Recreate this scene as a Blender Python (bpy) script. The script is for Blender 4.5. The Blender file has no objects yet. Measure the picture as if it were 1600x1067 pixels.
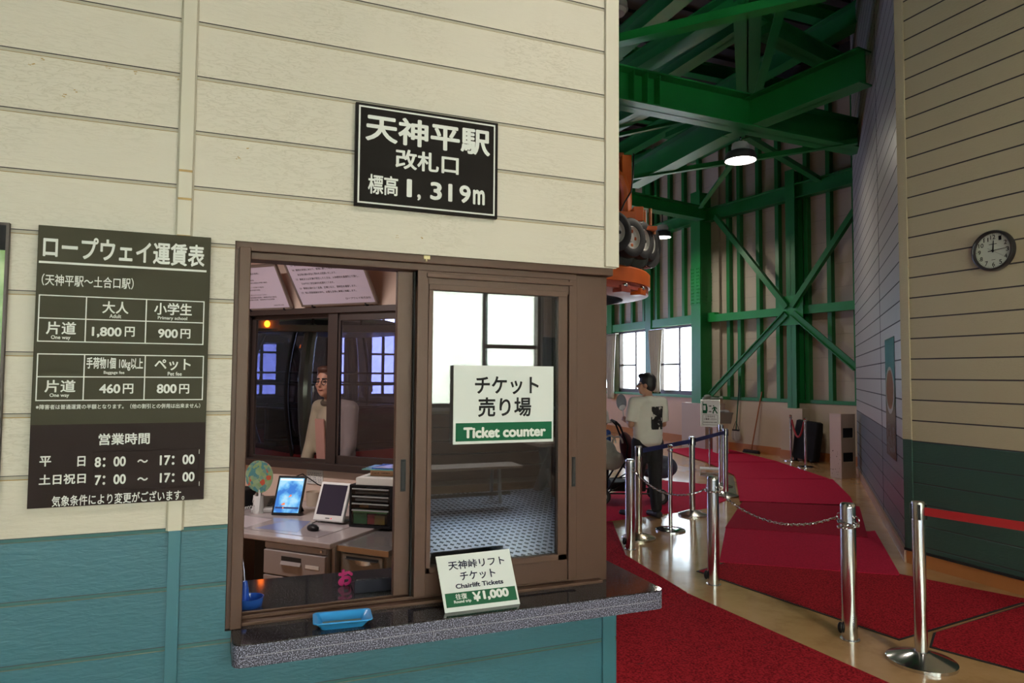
import bpy, bmesh, math, random
from mathutils import Vector, Matrix, Euler

# ------------------------------------------------------------------ camera, sky, exposure
SC = bpy.context.scene
COL = SC.collection
PI = math.pi
F_PX, CAM_H = 1067.0, 1.65
PITCH, ROLL, YAW = math.radians(2.8116), math.radians(.4084), math.radians(21.848)


def cam_axes():
    cp, sp, cr, sr = math.cos(PITCH), math.sin(PITCH), math.cos(ROLL), math.sin(ROLL)
    fw, up, rt = Vector((0, cp, sp)), Vector((0, -sp, cp)), Vector((1, 0, 0))
    r2, u2 = cr * rt + sr * up, -sr * rt + cr * up
    R = Matrix.Rotation(-YAW, 3, 'Z')
    return R @ r2, R @ u2, R @ fw


RT, UP, FW = cam_axes()
O = Vector((0, 0, CAM_H))
cam = bpy.data.cameras.new('camera')
cam.sensor_width, cam.lens = 36.0, 36.0 * F_PX / 1600
cam.clip_start, cam.clip_end = .05, 400
camo = bpy.data.objects.new('camera', cam)
COL.objects.link(camo)
m = Matrix((RT, UP, -FW)).transposed().to_4x4()
m.translation = O
camo.matrix_world = m
SC.camera = camo
SC.view_settings.view_transform = 'Standard'
SC.view_settings.look = 'None'
SC.view_settings.gamma = 1
SC.view_settings.use_curve_mapping = False
SC.view_settings.exposure = 0.3
SC.cycles.max_bounces = 10
SC.cycles.diffuse_bounces = 5
SC.cycles.glossy_bounces = 5
SC.cycles.transparent_max_bounces = 24
SC.cycles.sample_clamp_indirect = 6
SC.cycles.caustics_reflective = False
SC.cycles.caustics_refractive = False
SC.cycles.use_denoising = True
SC.cycles.use_adaptive_sampling = False

SKY = 11.0
world = bpy.data.worlds.new('sky')
SC.world = world
world.use_nodes = True
bg = world.node_tree.nodes['Background']
bg.inputs[0].default_value = (.78, .88, 1.0, 1)
bg.inputs[1].default_value = SKY


def portal(name, center, nrm, w, h):
    l = bpy.data.lights.new(name, 'AREA')
    l.shape, l.size, l.size_y = 'RECTANGLE', w, h
    l.cycles.is_portal = True
    o = bpy.data.objects.new(name, l)
    COL.objects.link(o)
    o.rotation_euler = Vector(nrm).to_track_quat('-Z', 'Z').to_euler()
    o.location = center


sun = bpy.data.lights.new('sun', 'SUN')          # stands high over the roof and lights the slope outside
sun.energy, sun.angle, sun.color = 40.0, .02, (1, .96, .9)
suno = bpy.data.objects.new('sun', sun)
COL.objects.link(suno)
suno.rotation_euler = Vector((.25, -.42, -1)).to_track_quat('-Z', 'Y').to_euler()


# ------------------------------------------------------------------ viewing-ray helpers (pixel of the 1600x1067 frame -> point on a real plane)
def ray(x, y):
    return RT * ((x - 800) / F_PX) - UP * ((y - 533.5) / F_PX) + FW


def hit(x, y, p, n):
    d, n = ray(x, y), Vector(n)
    return O + d * ((Vector(p) - O).dot(n) / d.dot(n))


def onZ(x, y, z=0.0): return hit(x, y, (0, 0, z), (0, 0, 1))
def onY(x, y, Y): return hit(x, y, (0, Y, 0), (0, 1, 0))
def onX(x, y, X): return hit(x, y, (X, 0, 0), (1, 0, 0))
def atD(x, y, d): return O + ray(x, y) * d


# ------------------------------------------------------------------ materials
MATS = {}


def mat(name, col, rough=.5, metal=0.0, spec=.5, emit=None, estr=0, bump=None, var=None, coat=0):
    if name in MATS: return MATS[name]
    M = bpy.data.materials.new(name)
    M.use_nodes = True
    nt = M.node_tree
    b = nt.nodes['Principled BSDF']
    b.inputs['Base Color'].default_value = (*col, 1)
    b.inputs['Roughness'].default_value = rough
    b.inputs['Metallic'].default_value = metal
    b.inputs['Specular IOR Level'].default_value = spec
    b.inputs['Coat Weight'].default_value = coat
    if emit:
        b.inputs['Emission Color'].default_value = (*emit, 1)
        b.inputs['Emission Strength'].default_value = estr
    tc = nt.nodes.new('ShaderNodeTexCoord')
    mp = nt.nodes.new('ShaderNodeMapping')
    nt.links.new(tc.outputs['Object'], mp.inputs[0])
    if var:                                    # (scale, amount) : mottled colour of the thing itself
        n = nt.nodes.new('ShaderNodeTexNoise')
        n.inputs['Scale'].default_value = var[0]
        n.inputs['Detail'].default_value = 4
        nt.links.new(mp.outputs[0], n.inputs['Vector'])
        r = nt.nodes.new('ShaderNodeMix')
        r.data_type = 'RGBA'
        k = var[1]
        r.inputs[6].default_value = (*[c * (1 - k) for c in col], 1)
        r.inputs[7].default_value = (*[min(1, c * (1 + k)) for c in col], 1)
        nt.links.new(n.outputs[0], r.inputs[0])
        nt.links.new(r.outputs[2], b.inputs['Base Color'])
    if bump:                                   # (scale, strength, distance)
        n = nt.nodes.new('ShaderNodeTexNoise')
        n.inputs['Scale'].default_value = bump[0]
        n.inputs['Detail'].default_value = 3
        nt.links.new(mp.outputs[0], n.inputs['Vector'])
        bp = nt.nodes.new('ShaderNodeBump')
        bp.inputs['Strength'].default_value = bump[1]
        bp.inputs['Distance'].default_value = bump[2]
        nt.links.new(n.outputs[0], bp.inputs['Height'])
        nt.links.new(bp.outputs[0], b.inputs['Normal'])
    MATS[name] = M
    return M


def nodes(M):
    return M.node_tree.nodes, M.node_tree.links, M.node_tree.nodes['Principled BSDF']


def ramp(nt_nodes, stops):
    r = nt_nodes.new('ShaderNodeValToRGB')
    el = r.color_ramp.elements
    while len(el) < len(stops): el.new(.5)
    for e, (p, c) in zip(el, stops):
        e.position = p
        e.color = (*c, 1)
    return r


def siding_mat(name, col, crack, rough=.45, k=1.0):
    """embossed board: fine wriggly horizontal creases"""
    M = mat(name, col, rough)
    N, L, b = nodes(M)
    tc = N.new('ShaderNodeTexCoord')
    mp = N.new('ShaderNodeMapping')
    mp.inputs['Scale'].default_value = (22, 22, 95)
    L.new(tc.outputs['Object'], mp.inputs[0])
    n = N.new('ShaderNodeTexNoise')
    n.inputs['Scale'].default_value = 1
    n.inputs['Detail'].default_value = 3
    n.inputs['Distortion'].default_value = .6
    L.new(mp.outputs[0], n.inputs['Vector'])
    r = ramp(N, [(.455, (0, 0, 0)), (.5, (1, 1, 1)), (.545, (0, 0, 0))])
    L.new(n.outputs[0], r.inputs[0])
    n2 = N.new('ShaderNodeTexNoise')
    n2.inputs['Scale'].default_value = 3.0
    L.new(tc.outputs['Object'], n2.inputs['Vector'])
    r2 = ramp(N, [(.42, (0, 0, 0)), (.62, (.55 * k, .55 * k, .55 * k))])
    L.new(n2.outputs[0], r2.inputs[0])
    mu = N.new('ShaderNodeMath')
    mu.operation = 'MULTIPLY'
    L.new(r.outputs[0], mu.inputs[0])
    L.new(r2.outputs[0], mu.inputs[1])
    mx = N.new('ShaderNodeMix')
    mx.data_type = 'RGBA'
    mx.inputs[6].default_value = (*col, 1)
    mx.inputs[7].default_value = (*crack, 1)
    L.new(mu.outputs[0], mx.inputs[0])
    L.new(mx.outputs[2], b.inputs['Base Color'])
    bp = N.new('ShaderNodeBump')
    bp.inputs['Strength'].default_value = .55
    bp.inputs['Distance'].default_value = .003
    L.new(n.outputs[0], bp.inputs['Height'])
    L.new(bp.outputs[0], b.inputs['Normal'])
    return M


def glass_mat(name, tint=(1, 1, 1), ior=1.5, rough=0.0, gloss=(1, 1, 1)):
    M = bpy.data.materials.new(name)
    M.use_nodes = True
    N, L = M.node_tree.nodes, M.node_tree.links
    N.remove(N['Principled BSDF'])
    t = N.new('ShaderNodeBsdfTransparent')
    t.inputs[0].default_value = (*tint, 1)
    g = N.new('ShaderNodeBsdfGlossy')
    g.inputs['Roughness'].default_value = rough
    g.inputs[0].default_value = (*gloss, 1)
    f = N.new('ShaderNodeFresnel')
    ge = N.new('ShaderNodeNewGeometry')      # both faces of a thin pane reflect like its outer face
    ma = N.new('ShaderNodeMath')
    ma.operation = 'MULTIPLY_ADD'
    ma.inputs[1].default_value = 1 / ior - ior
    ma.inputs[2].default_value = ior
    L.new(ge.outputs['Backfacing'], ma.inputs[0])
    L.new(ma.outputs[0], f.inputs[0])
    x = N.new('ShaderNodeMixShader')
    L.new(f.outputs[0], x.inputs[0])
    L.new(t.outputs[0], x.inputs[1])
    L.new(g.outputs[0], x.inputs[2])
    L.new(x.outputs[0], N['Material Output'].inputs[0])
    MATS[name] = M
    return M


CREAM = siding_mat('cream_siding', (.63, .58, .515), (.45, .40, .33))
TEAL = siding_mat('teal_siding', (.029, .128, .178), (.02, .10, .125), .4)
CREAM_DIM = siding_mat('cream_siding_dim', (.52, .455, .32), (.40, .34, .23), .45, .5)  # same cream paint, with the dim warm corridor light put into its colour
TEAL_DIM = siding_mat('teal_siding_dim', (.040, .090, .074), (.028, .066, .054), .4, .5)  # the booth's teal again, darkened to green for weak warm light
CREAM_COOL = siding_mat('cream_siding_cool_lit', (.42, .41, .405), (.31, .30, .31), .32, .5)  # cream paint once more, greyed toward the cool window light
TEAL_COOL = siding_mat('teal_siding_cool_lit', (.105, .15, .185), (.07, .10, .13), .3, .5)  # teal paint with bluish window light mixed into the colour
TRIMC = mat('cream_trim', (.63, .585, .51), .4)
TRIMT = mat('teal_trim', (.033, .142, .192), .4)
GROOVE = mat('groove_cream', (.42, .38, .31), .6)
GROOVET = mat('groove_teal', (.03, .12, .13), .6)
RUST = mat('rust_line', (.36, .22, .07), .7)
RUSTT = mat('rust_line_teal', (.11, .13, .10), .7)
DARKGAP = mat('dark_gap', (.05, .045, .05), .8)
BRONZE = mat('bronze_aluminium', (.088, .044, .030), .42, .1, .35)
BRONZE_D = mat('dark_bronze_aluminium', (.05, .035, .032), .4, .3)
BLACKP = mat('black_plastic', (.012, .012, .014), .4, 0, .2)
BLACKM = mat('matt_black', (.010, .010, .011), .7)
WHITEP = mat('white_plastic', (.72, .72, .72), .35)
SIGNWHITE = mat('sign_white', (.74, .78, .80), .4, 0, .25)
PRINT_W = mat('white_print', (.80, .82, .82), .45, 0, .1)
PRINT_K = mat('black_print', (.015, .015, .017), .45, 0, .1)
PRINT_N = mat('navy_print', (.015, .014, .05), .45, 0, .1)
PRINT_G = mat('green_print', (.008, .105, .05), .4, 0, .1)
STEEL = mat('polished_steel', (.62, .62, .64), .16, 1.0)
STEEL_B = mat('brushed_steel', (.55, .54, .52), .27, 1.0)
CHROME = mat('chrome', (.75, .75, .77), .08, 1.0)
GREENP = mat('green_steel_paint', (.012, .20, .045), .38, 0, .5, var=(2.0, .18))
GREENB = mat('bright_green_steel_paint', (.016, .26, .06), .38, 0, .5, var=(2.0, .15))
ORANGE = mat('orange_machine_paint', (.62, .115, .015), .4, var=(5, .2))
REDPINK = mat('red_machine_paint', (.42, .085, .06), .45)
RUBBER = mat('tyre_rubber', (.012, .012, .013), .6)
CEILM = mat('roof_deck', (.052, .042, .043), .7)
PLASTER = mat('plinth_plaster', (.55, .47, .35), .6, var=(1.6, .08))
SKIRT_O = mat('orange_skirting_paint', (.45, .17, .055), .35, var=(2.5, .15))
PINKWALL = mat('booth_wall_paint', (.66, .50, .42), .55, var=(2.2, .06))
GREYD = mat('desk_grey_enamel', (.30, .265, .265), .35)
GREYD2 = mat('desk_top_laminate', (.36, .31, .31), .16)
GREYC = mat('cabinet_grey_enamel', (.21, .20, .18), .35)
SKIN = mat('skin', (.47, .25, .17), .5)
SKIN2 = mat('skin_ruddy', (.55, .27, .19), .45)
HAIR = mat('black_hair', (.012, .012, .016), .5)
GLASS = glass_mat('window_glass', (.97, .99, .98), 1.5)
GLASSR = glass_mat('counter_glass', (.60, .64, .65), 1.9)
GLASSF = glass_mat('violet_film_glass', (.75, .75, .90), 1.45)
GLASSP = glass_mat('tinted_glass', (.74, .74, .86), 1.45)


def granite_mat():
    M = mat('polished_granite', (.03, .03, .035), .07, 0, .7)
    N, L, b = nodes(M)
    tc = N.new('ShaderNodeTexCoord')
    v = N.new('ShaderNodeTexNoise')
    v.inputs['Scale'].default_value = 330
    v.inputs['Detail'].default_value = 2
    L.new(tc.outputs['Object'], v.inputs['Vector'])
    r = ramp(N, [(.40, (.008, .008, .011)), (.55, (.022, .021, .025)), (.70, (.16, .16, .20))])
    L.new(v.outputs[0], r.inputs[0])
    L.new(r.outputs[0], b.inputs['Base Color'])
    return M


def granite_rough():
    M = mat('sawn_granite', (.1, .1, .12), .45, 0, .4)
    N, L, b = nodes(M)
    tc = N.new('ShaderNodeTexCoord')
    v = N.new('ShaderNodeTexNoise')
    v.inputs['Scale'].default_value = 290
    v.inputs['Detail'].default_value = 2
    L.new(tc.outputs['Object'], v.inputs['Vector'])
    r = ramp(N, [(.42, (.015, .015, .030)), (.52, (.085, .085, .135)), (.66, (.42, .43, .62))])
    L.new(v.outputs[0], r.inputs[0])
    L.new(r.outputs[0], b.inputs['Base Color'])
    return M


GRANITE, GRANITE_E = granite_mat(), granite_rough()


def floor_mat():
    M = mat('epoxy_floor', (.42, .25, .12), .13, 0, .9)
    N, L, b = nodes(M)
    tc = N.new('ShaderNodeTexCoord')
    v = N.new('ShaderNodeTexNoise')
    v.inputs['Scale'].default_value = 1.7
    v.inputs['Detail'].default_value = 6
    v.inputs['Roughness'].default_value = .65
    L.new(tc.outputs['Object'], v.inputs['Vector'])
    r = ramp(N, [(.33, (.38, .20, .085)), (.5, (.55, .32, .15)), (.7, (.62, .38, .20))])
    L.new(v.outputs[0], r.inputs[0])
    L.new(r.outputs[0], b.inputs['Base Color'])
    r2 = ramp(N, [(.3, (.17, .17, .17)), (.7, (.10, .10, .10))])
    L.new(v.outputs[0], r2.inputs[0])
    L.new(r2.outputs[0], b.inputs['Roughness'])
    bp = N.new('ShaderNodeBump')
    bp.inputs['Strength'].default_value = .05
    bp.inputs['Distance'].default_value = .01
    n2 = N.new('ShaderNodeTexNoise')
    n2.inputs['Scale'].default_value = 6
    L.new(tc.outputs['Object'], n2.inputs['Vector'])
    L.new(n2.outputs[0], bp.inputs['Height'])
    L.new(bp.outputs[0], b.inputs['Normal'])
    return M


def carpet_mat(name, col, dark, worn=0.0):
    M = mat(name, col, .95, 0, .1)
    N, L, b = nodes(M)
    tc = N.new('ShaderNodeTexCoord')
    v = N.new('ShaderNodeTexNoise')
    v.inputs['Scale'].default_value = 85
    v.inputs['Detail'].default_value = 3
    L.new(tc.outputs['Object'], v.inputs['Vector'])
    r = ramp(N, [(.36, dark), (.6, col)])
    L.new(v.outputs[0], r.inputs[0])
    last = r.outputs[0]
    if worn:
        mp = N.new('ShaderNodeMapping')
        mp.inputs['Scale'].default_value = (3.2, 14, 1)
        mp.inputs['Rotation'].default_value = (0, 0, -.25)
        L.new(tc.outputs['Object'], mp.inputs[0])
        w = N.new('ShaderNodeTexNoise')
        w.inputs['Scale'].default_value = 1.6
        w.inputs['Detail'].default_value = 5
        L.new(mp.outputs[0], w.inputs['Vector'])
        rw = ramp(N, [(.66, (0, 0, 0)), (.72, (worn, worn, worn))])
        L.new(w.outputs[0], rw.inputs[0])
        mx = N.new('ShaderNodeMix')
        mx.data_type = 'RGBA'
        mx.inputs[7].default_value = (.05, .03, .03, 1)
        L.new(rw.outputs[0], mx.inputs[0])
        L.new(last, mx.inputs[6])
        last = mx.outputs[2]
    L.new(last, b.inputs['Base Color'])
    bp = N.new('ShaderNodeBump')
    bp.inputs['Strength'].default_value = .6
    bp.inputs['Distance'].default_value = .006
    L.new(v.outputs[0], bp.inputs['Height'])
    L.new(bp.outputs[0], b.inputs['Normal'])
    return M


FLOORM = floor_mat()
CARPET_N = carpet_mat('red_carpet_pile', (.47, .017, .030), (.17, .006, .012))
CARPET_W = carpet_mat('worn_red_carpet', (.46, .018, .030), (.17, .006, .012), .8)
CARPET_F = carpet_mat('flat_red_carpet', (.54, .017, .060), (.42, .013, .046))
CARPET_D = carpet_mat('wine_red_carpet', (.36, .012, .036), (.27, .009, .027))
EDGE_K = mat('black_mat_edging', (.012, .010, .012), .7)


def deck_mat():
    """walk-off matting: grid of dark diamond holes between pale ribs"""
    M = mat('perforated_matting', (.55, .58, .76), .36, 1.0, .2)
    N, L, b = nodes(M)
    tc = N.new('ShaderNodeTexCoord')
    mp = N.new('ShaderNodeMapping')
    mp.inputs['Scale'].default_value = (14.5, 8, 14.5)
    mp.inputs['Rotation'].default_value = (0, 0, .04)
    L.new(tc.outputs['Object'], mp.inputs[0])
    v = N.new('ShaderNodeTexVoronoi')
    v.inputs['Randomness'].default_value = 0
    v.distance = 'MANHATTAN'
    v.inputs['Scale'].default_value = 1
    L.new(mp.outputs[0], v.inputs['Vector'])
    r = ramp(N, [(.50, (.004, .005, .016)), (.58, (.80, .82, .95))])
    rs = ramp(N, [(.50, (.0, .0, .0)), (.58, (1, 1, 1))])
    L.new(v.outputs['Distance'], rs.inputs[0])
    L.new(rs.outputs[0], b.inputs['Metallic'])
    L.new(v.outputs['Distance'], r.inputs[0])
    L.new(r.outputs[0], b.inputs['Base Color'])
    return M


def wood_mat(name, c1, c2, scale=(3, 30, 30)):
    M = mat(name, c1, .3)
    N, L, b = nodes(M)
    tc = N.new('ShaderNodeTexCoord')
    mp = N.new('ShaderNodeMapping')
    mp.inputs['Scale'].default_value = scale
    L.new(tc.outputs['Object'], mp.inputs[0])
    v = N.new('ShaderNodeTexNoise')
    v.inputs['Scale'].default_value = 1
    v.inputs['Detail'].default_value = 5
    L.new(mp.outputs[0], v.inputs['Vector'])
    r = ramp(N, [(.35, c1), (.65, c2)])
    L.new(v.outputs[0], r.inputs[0])
    L.new(r.outputs[0], b.inputs['Base Color'])
    return M


DECK = deck_mat()
WOOD = wood_mat('pale_wood', (.50, .33, .24), (.62, .44, .34))
WOODD = wood_mat('brown_wood', (.16, .09, .055), (.24, .14, .09))


# ------------------------------------------------------------------ mesh building
class MB:
    def __init__(s):
        s.bm = bmesh.new()

    def face(s, pts, mi=0):
        try:
            f = s.bm.faces.new([s.bm.verts.new(p) for p in pts])
            f.material_index = mi
            return f
        except ValueError:
            return None

    def box(s, x0, x1, y0, y1, z0, z1, mi=0, M=None):
        c = [Vector((x, y, z)) for x in (x0, x1) for y in (y0, y1) for z in (z0, z1)]
        if M: c = [M @ p for p in c]
        v = [s.bm.verts.new(p) for p in c]
        for q in ((0, 1, 3, 2), (4, 6, 7, 5), (0, 4, 5, 1), (2, 3, 7, 6), (0, 2, 6, 4), (1, 5, 7, 3)):
            s.bm.faces.new([v[i] for i in q]).material_index = mi
        return s

    def bar(s, p, q, w, h, mi=0, up=(0, 0, 1)):
        """rectangular bar from p to q, w across, h along up"""
        p, q = Vector(p), Vector(q)
        d = (q - p)
        L = d.length
        d.normalize()
        u = Vector(up)
        sx = d.cross(u)
        if sx.length < 1e-4: sx = d.cross(Vector((1, 0, 0)))
        sx.normalize()
        u = sx.cross(d).normalized()
        M = Matrix((sx, d, u)).transposed().to_4x4()
        M.translation = p
        return s.box(-w / 2, w / 2, 0, L, -h / 2, h / 2, mi, M)

    def ibeam(s, p, q, w, h, t=.02, mi=0, up=(0, 0, 1)):
        p, q, u = Vector(p), Vector(q), Vector(up)
        d = (q - p).normalized()
        u = (u - d * u.dot(d)).normalized()
        s.bar(p, q, t, h, mi, up)
        o = u * (h / 2 - t / 2)
        s.bar(p + o, q + o, w, t, mi, up)
        s.bar(p - o, q - o, w, t, mi, up)
        return s

    def cyl(s, p, q, r0, r1=None, n=20, mi=0, caps=True):
        p, q = Vector(p), Vector(q)
        r1 = r0 if r1 is None else r1
        d = (q - p).normalized()
        a = d.orthogonal().normalized()
        b = d.cross(a)
        A = [s.bm.verts.new(p + (a * math.cos(t) + b * math.sin(t)) * r0) for t in [2 * PI * i / n for i in range(n)]]
        B = [s.bm.verts.new(q + (a * math.cos(t) + b * math.sin(t)) * r1) for t in [2 * PI * i / n for i in range(n)]]
        for i in range(n):
            s.bm.faces.new((A[i], A[(i + 1) % n], B[(i + 1) % n], B[i])).material_index = mi
        if caps:
            s.bm.faces.new(A[::-1]).material_index = mi
            s.bm.faces.new(B).material_index = mi
        return s

    def tube(s, pts, r, n=10, mi=0, closed=False):
        P = [Vector(p) for p in pts]
        k = len(P)
        rings, prev = [], None
        for i in range(k):
            if closed: d = (P[(i + 1) % k] - P[i - 1]).normalized()
            else: d = (P[min(i + 1, k - 1)] - P[max(i - 1, 0)]).normalized()
            a = d.orthogonal().normalized() if prev is None else (prev - d * prev.dot(d)).normalized()
            prev = a
            b = d.cross(a)
            rr = r[i] if isinstance(r, (list, tuple)) else r
            rings.append([s.bm.verts.new(P[i] + (a * math.cos(2 * PI * j / n) + b * math.sin(2 * PI * j / n)) * rr) for j in range(n)])
        for i in range(k if closed else k - 1):
            A, B = rings[i], rings[(i + 1) % k]
            for j in range(n):
                s.bm.faces.new((A[j], A[(j + 1) % n], B[(j + 1) % n], B[j])).material_index = mi
        if not closed:
            s.bm.faces.new(rings[0][::-1]).material_index = mi
            s.bm.faces.new(rings[-1]).material_index = mi
        return s

    def lathe(s, prof, c=(0, 0, 0), n=32, mi=0, M=None):
        c = Vector(c)
        rings = []
        for r, z in prof:
            rr = max(r, 1e-4)
            ring = []
            for j in range(n):
                p = Vector((rr * math.cos(2 * PI * j / n), rr * math.sin(2 * PI * j / n), z))
                ring.append(s.bm.verts.new((M @ p if M else p) + c))
            rings.append(ring)
        for A, B in zip(rings, rings[1:]):
            for j in range(n):
                s.bm.faces.new((A[j], A[(j + 1) % n], B[(j + 1) % n], B[j])).material_index = mi
        s.bm.faces.new(rings[0][::-1]).material_index = mi
        s.bm.faces.new(rings[-1]).material_index = mi
        return s

    def prism(s, poly, z0, z1, mi=0, side=None, M=None):
        side = mi if side is None else side
        lo = [Vector((p[0], p[1], z0)) for p in poly]
        hi = [Vector((p[0], p[1], z1)) for p in poly]
        if M: lo, hi = [M @ p for p in lo], [M @ p for p in hi]
        A, B = [s.bm.verts.new(p) for p in lo], [s.bm.verts.new(p) for p in hi]
        k = len(A)
        for i in range(k):
            s.bm.faces.new((A[i], A[(i + 1) % k], B[(i + 1) % k], B[i])).material_index = side
        s.bm.faces.new(A[::-1]).material_index = mi
        s.bm.faces.new(B).material_index = mi
        return s

    def ell(s, c, r, mi=0, R=None, u=20, v=12):
        M = Matrix.Translation(Vector(c)) @ (R.to_4x4() if R else Matrix.Identity(4)) @ Matrix.Diagonal((r[0], r[1], r[2], 1))
        g = bmesh.ops.create_uvsphere(s.bm, u_segments=u, v_segments=v, radius=1, matrix=M)
        for f in {f for vv in g['verts'] for f in vv.link_faces}: f.material_index = mi
        return s

    def caps(s, p, q, r0, r1, mi=0):
        s.ell(p, (r0,) * 3, mi)
        s.ell(q, (r1,) * 3, mi)
        return s.cyl(p, q, r0, r1, 16, mi)

    def torus(s, c, R, r, axis=(0, 0, 1), n=28, k=10, mi=0, sx=1.0):
        q = Vector(axis).normalized().to_track_quat('Z', 'Y').to_matrix()
        c = Vector(c)
        return s.tube([c + q @ Vector((R * sx * math.cos(2 * PI * i / n), R * math.sin(2 * PI * i / n), 0)) for i in range(n)], r, k, mi, True)

    def build(s, name, mats, parent=None, smooth=35, bevel=0, world=False, loc=None):
        bmesh.ops.recalc_face_normals(s.bm, faces=s.bm.faces[:])
        me = bpy.data.meshes.new(name)
        s.bm.to_mesh(me)
        s.bm.free()
        for m_ in (mats if isinstance(mats, (list, tuple)) else [mats]): me.materials.append(m_)
        o = bpy.data.objects.new(name, me)
        COL.objects.link(o)
        if smooth:
            me.polygons.foreach_set('use_smooth', [True] * len(me.polygons))
            me.set_sharp_from_angle(angle=math.radians(smooth))
        if bevel:
            b = o.modifiers.new('edge', 'BEVEL')
            b.width, b.segments, b.limit_method, b.angle_limit = bevel, 2, 'ANGLE', math.radians(40)
        if parent:
            o.parent = parent
            if world:
                root = parent
                while root.parent: root = root.parent
                if parent == root: o.matrix_parent_inverse = root.matrix_basis.inverted()
        return o

    def remesh(s, name, mats, parent=None, voxel=.012, smooth=4, world=False):
        """melts the pieces into one continuous surface"""
        me = bpy.data.meshes.new(name)
        bmesh.ops.recalc_face_normals(s.bm, faces=s.bm.faces[:])
        s.bm.to_mesh(me)
        s.bm.free()
        t = bpy.data.objects.new('t', me)
        COL.objects.link(t)
        r = t.modifiers.new('r', 'REMESH')
        r.mode, r.voxel_size = 'VOXEL', voxel
        sm = t.modifiers.new('s', 'SMOOTH')
        sm.factor, sm.iterations = .5, smooth
        dg = bpy.context.evaluated_depsgraph_get()
        dg.update()
        me2 = bpy.data.meshes.new_from_object(t.evaluated_get(dg))
        bpy.data.objects.remove(t)
        bpy.data.meshes.remove(me)
        b = MB()
        b.bm.from_mesh(me2)
        bpy.data.meshes.remove(me2)
        for f in b.bm.faces: f.material_index = 0
        return b.build(name, mats, parent, 180, 0, world)


def tag(o, label=None, cat=None, group=None, kind=None):
    if label: o['label'] = label
    if cat: o['category'] = cat
    if group: o['group'] = group
    if kind: o['kind'] = kind
    return o


def thing(name, label, cat, loc=(0, 0, 0), rz=0, group=None):
    o = bpy.data.objects.new(name, None)
    o.empty_display_size = .1
    COL.objects.link(o)
    o.location = loc
    o.rotation_euler = (0, 0, rz)
    o.matrix_basis = Matrix.LocRotScale(Vector(loc), Euler((0, 0, rz)), None)
    return tag(o, label, cat, group)


def struct(b, name, mats, **k):
    return tag(b.build(name, mats, **k), kind='structure')


def dup(root, loc, rz, label, group=None):
    r = root.copy()
    COL.objects.link(r)
    r.location, r.rotation_euler = loc, (0, 0, rz)
    r['label'] = label
    if group: r['group'] = group
    for ch in list(root.children):
        c = ch.copy()
        COL.objects.link(c)
        c.parent = r
        for g in ch.children:
            d = g.copy()
            COL.objects.link(d)
            d.parent = c
    return r


# ------------------------------------------------------------------ lettering
_tx = {}


def glyphs(txt):
    if txt not in _tx:
        cu = bpy.data.curves.new('t', 'FONT')
        cu.body = txt
        cu.resolution_u = 4
        o = bpy.data.objects.new('t', cu)
        COL.objects.link(o)
        dg = bpy.context.evaluated_depsgraph_get()
        dg.update()
        me = bpy.data.meshes.new_from_object(o.evaluated_get(dg))
        V = [Vector((v.co.x, v.co.y)) for v in me.vertices]
        P = [list(p.vertices) for p in me.polygons]
        bpy.data.objects.remove(o)
        bpy.data.curves.remove(cu)
        bpy.data.meshes.remove(me)
        _tx[txt] = (V, P)
    return _tx[txt]


def letters(b, txt, u0, u1, v0, v1, fn, bold=.0, mi=0):
    """fit txt into the box u0..u1, v0 (bottom)..v1 (top); fn(u, v) -> point on the surface; bold thickens every stroke"""
    V, P = glyphs(txt)
    if not V: return
    x0, x1 = min(v.x for v in V) - bold, max(v.x for v in V) + bold
    y0, y1 = min(v.y for v in V) - bold, max(v.y for v in V) + bold
    sx, sy = (u1 - u0) / max(x1 - x0, 1e-6), (v1 - v0) / max(y1 - y0, 1e-6)
    sh = [(0, 0)] + ([(bold * math.cos(k * PI / 4), bold * math.sin(k * PI / 4)) for k in range(8)] if bold else [])
    nrm = (fn(1, 0) - fn(0, 0)).cross(fn(0, 1) - fn(0, 0)).normalized() * .00006
    for k, (dx, dy) in enumerate(sh):
        vs = [b.bm.verts.new(fn(u0 + (v.x + dx - x0) * sx, v0 + (v.y + dy - y0) * sy) + nrm * k) for v in V]
        for p in P:
            try:
                b.bm.faces.new([vs[i] for i in p]).material_index = mi
            except ValueError:
                pass


def wall_text(b, txt, x0, x1, y0, y1, Y, bold=.02, mi=0):
    """lettering on a board facing -Y, its box read in the photograph's frame at the text's middle"""
    ym, xm = (y0 + y1) / 2, (x0 + x1) / 2
    letters(b, txt, onY(x0, ym, Y).x, onY(x1, ym, Y).x, onY(xm, y1, Y).z, onY(xm, y0, Y).z, lambda u, v: Vector((u, Y, v)), bold, mi)


def wall_line(b, x0, y0, x1, y1, t, Y, mi=0):
    """straight rule on a board facing -Y (made exactly level or upright)"""
    p, q = onY(x0, y0, Y), onY(x1, y1, Y)
    if abs(p.x - q.x) > abs(p.z - q.z):
        z = (p.z + q.z) / 2
        b.face([(p.x, Y, z - t / 2), (q.x, Y, z - t / 2), (q.x, Y, z + t / 2), (p.x, Y, z + t / 2)], mi)
    else:
        x = (p.x + q.x) / 2
        b.face([(x - t / 2, Y, q.z), (x + t / 2, Y, q.z), (x + t / 2, Y, p.z), (x - t / 2, Y, p.z)], mi)


# ================================================================== THE SETTING
YW = 2.28                    # face of the booth wall
XC = 1.345                   # its corner
XR, YR = 5.60, 4.43          # the clock wall and its corner
RE = Vector((9.95, 8.78))    # far end of the angled wall
XA, XB = Vector((10.45, 12.95)), Vector((10.93, 9.2))   # braced wall
XW = 10.36                   # the wall with the windows
YB, YF, XL, ZT = -5.2, 20.0, -6.0, 8.2

struct(MB().box(XL - .3, 13, YB - .3, YF + .3, -.2, 0), 'floor', FLOORM)
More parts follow.
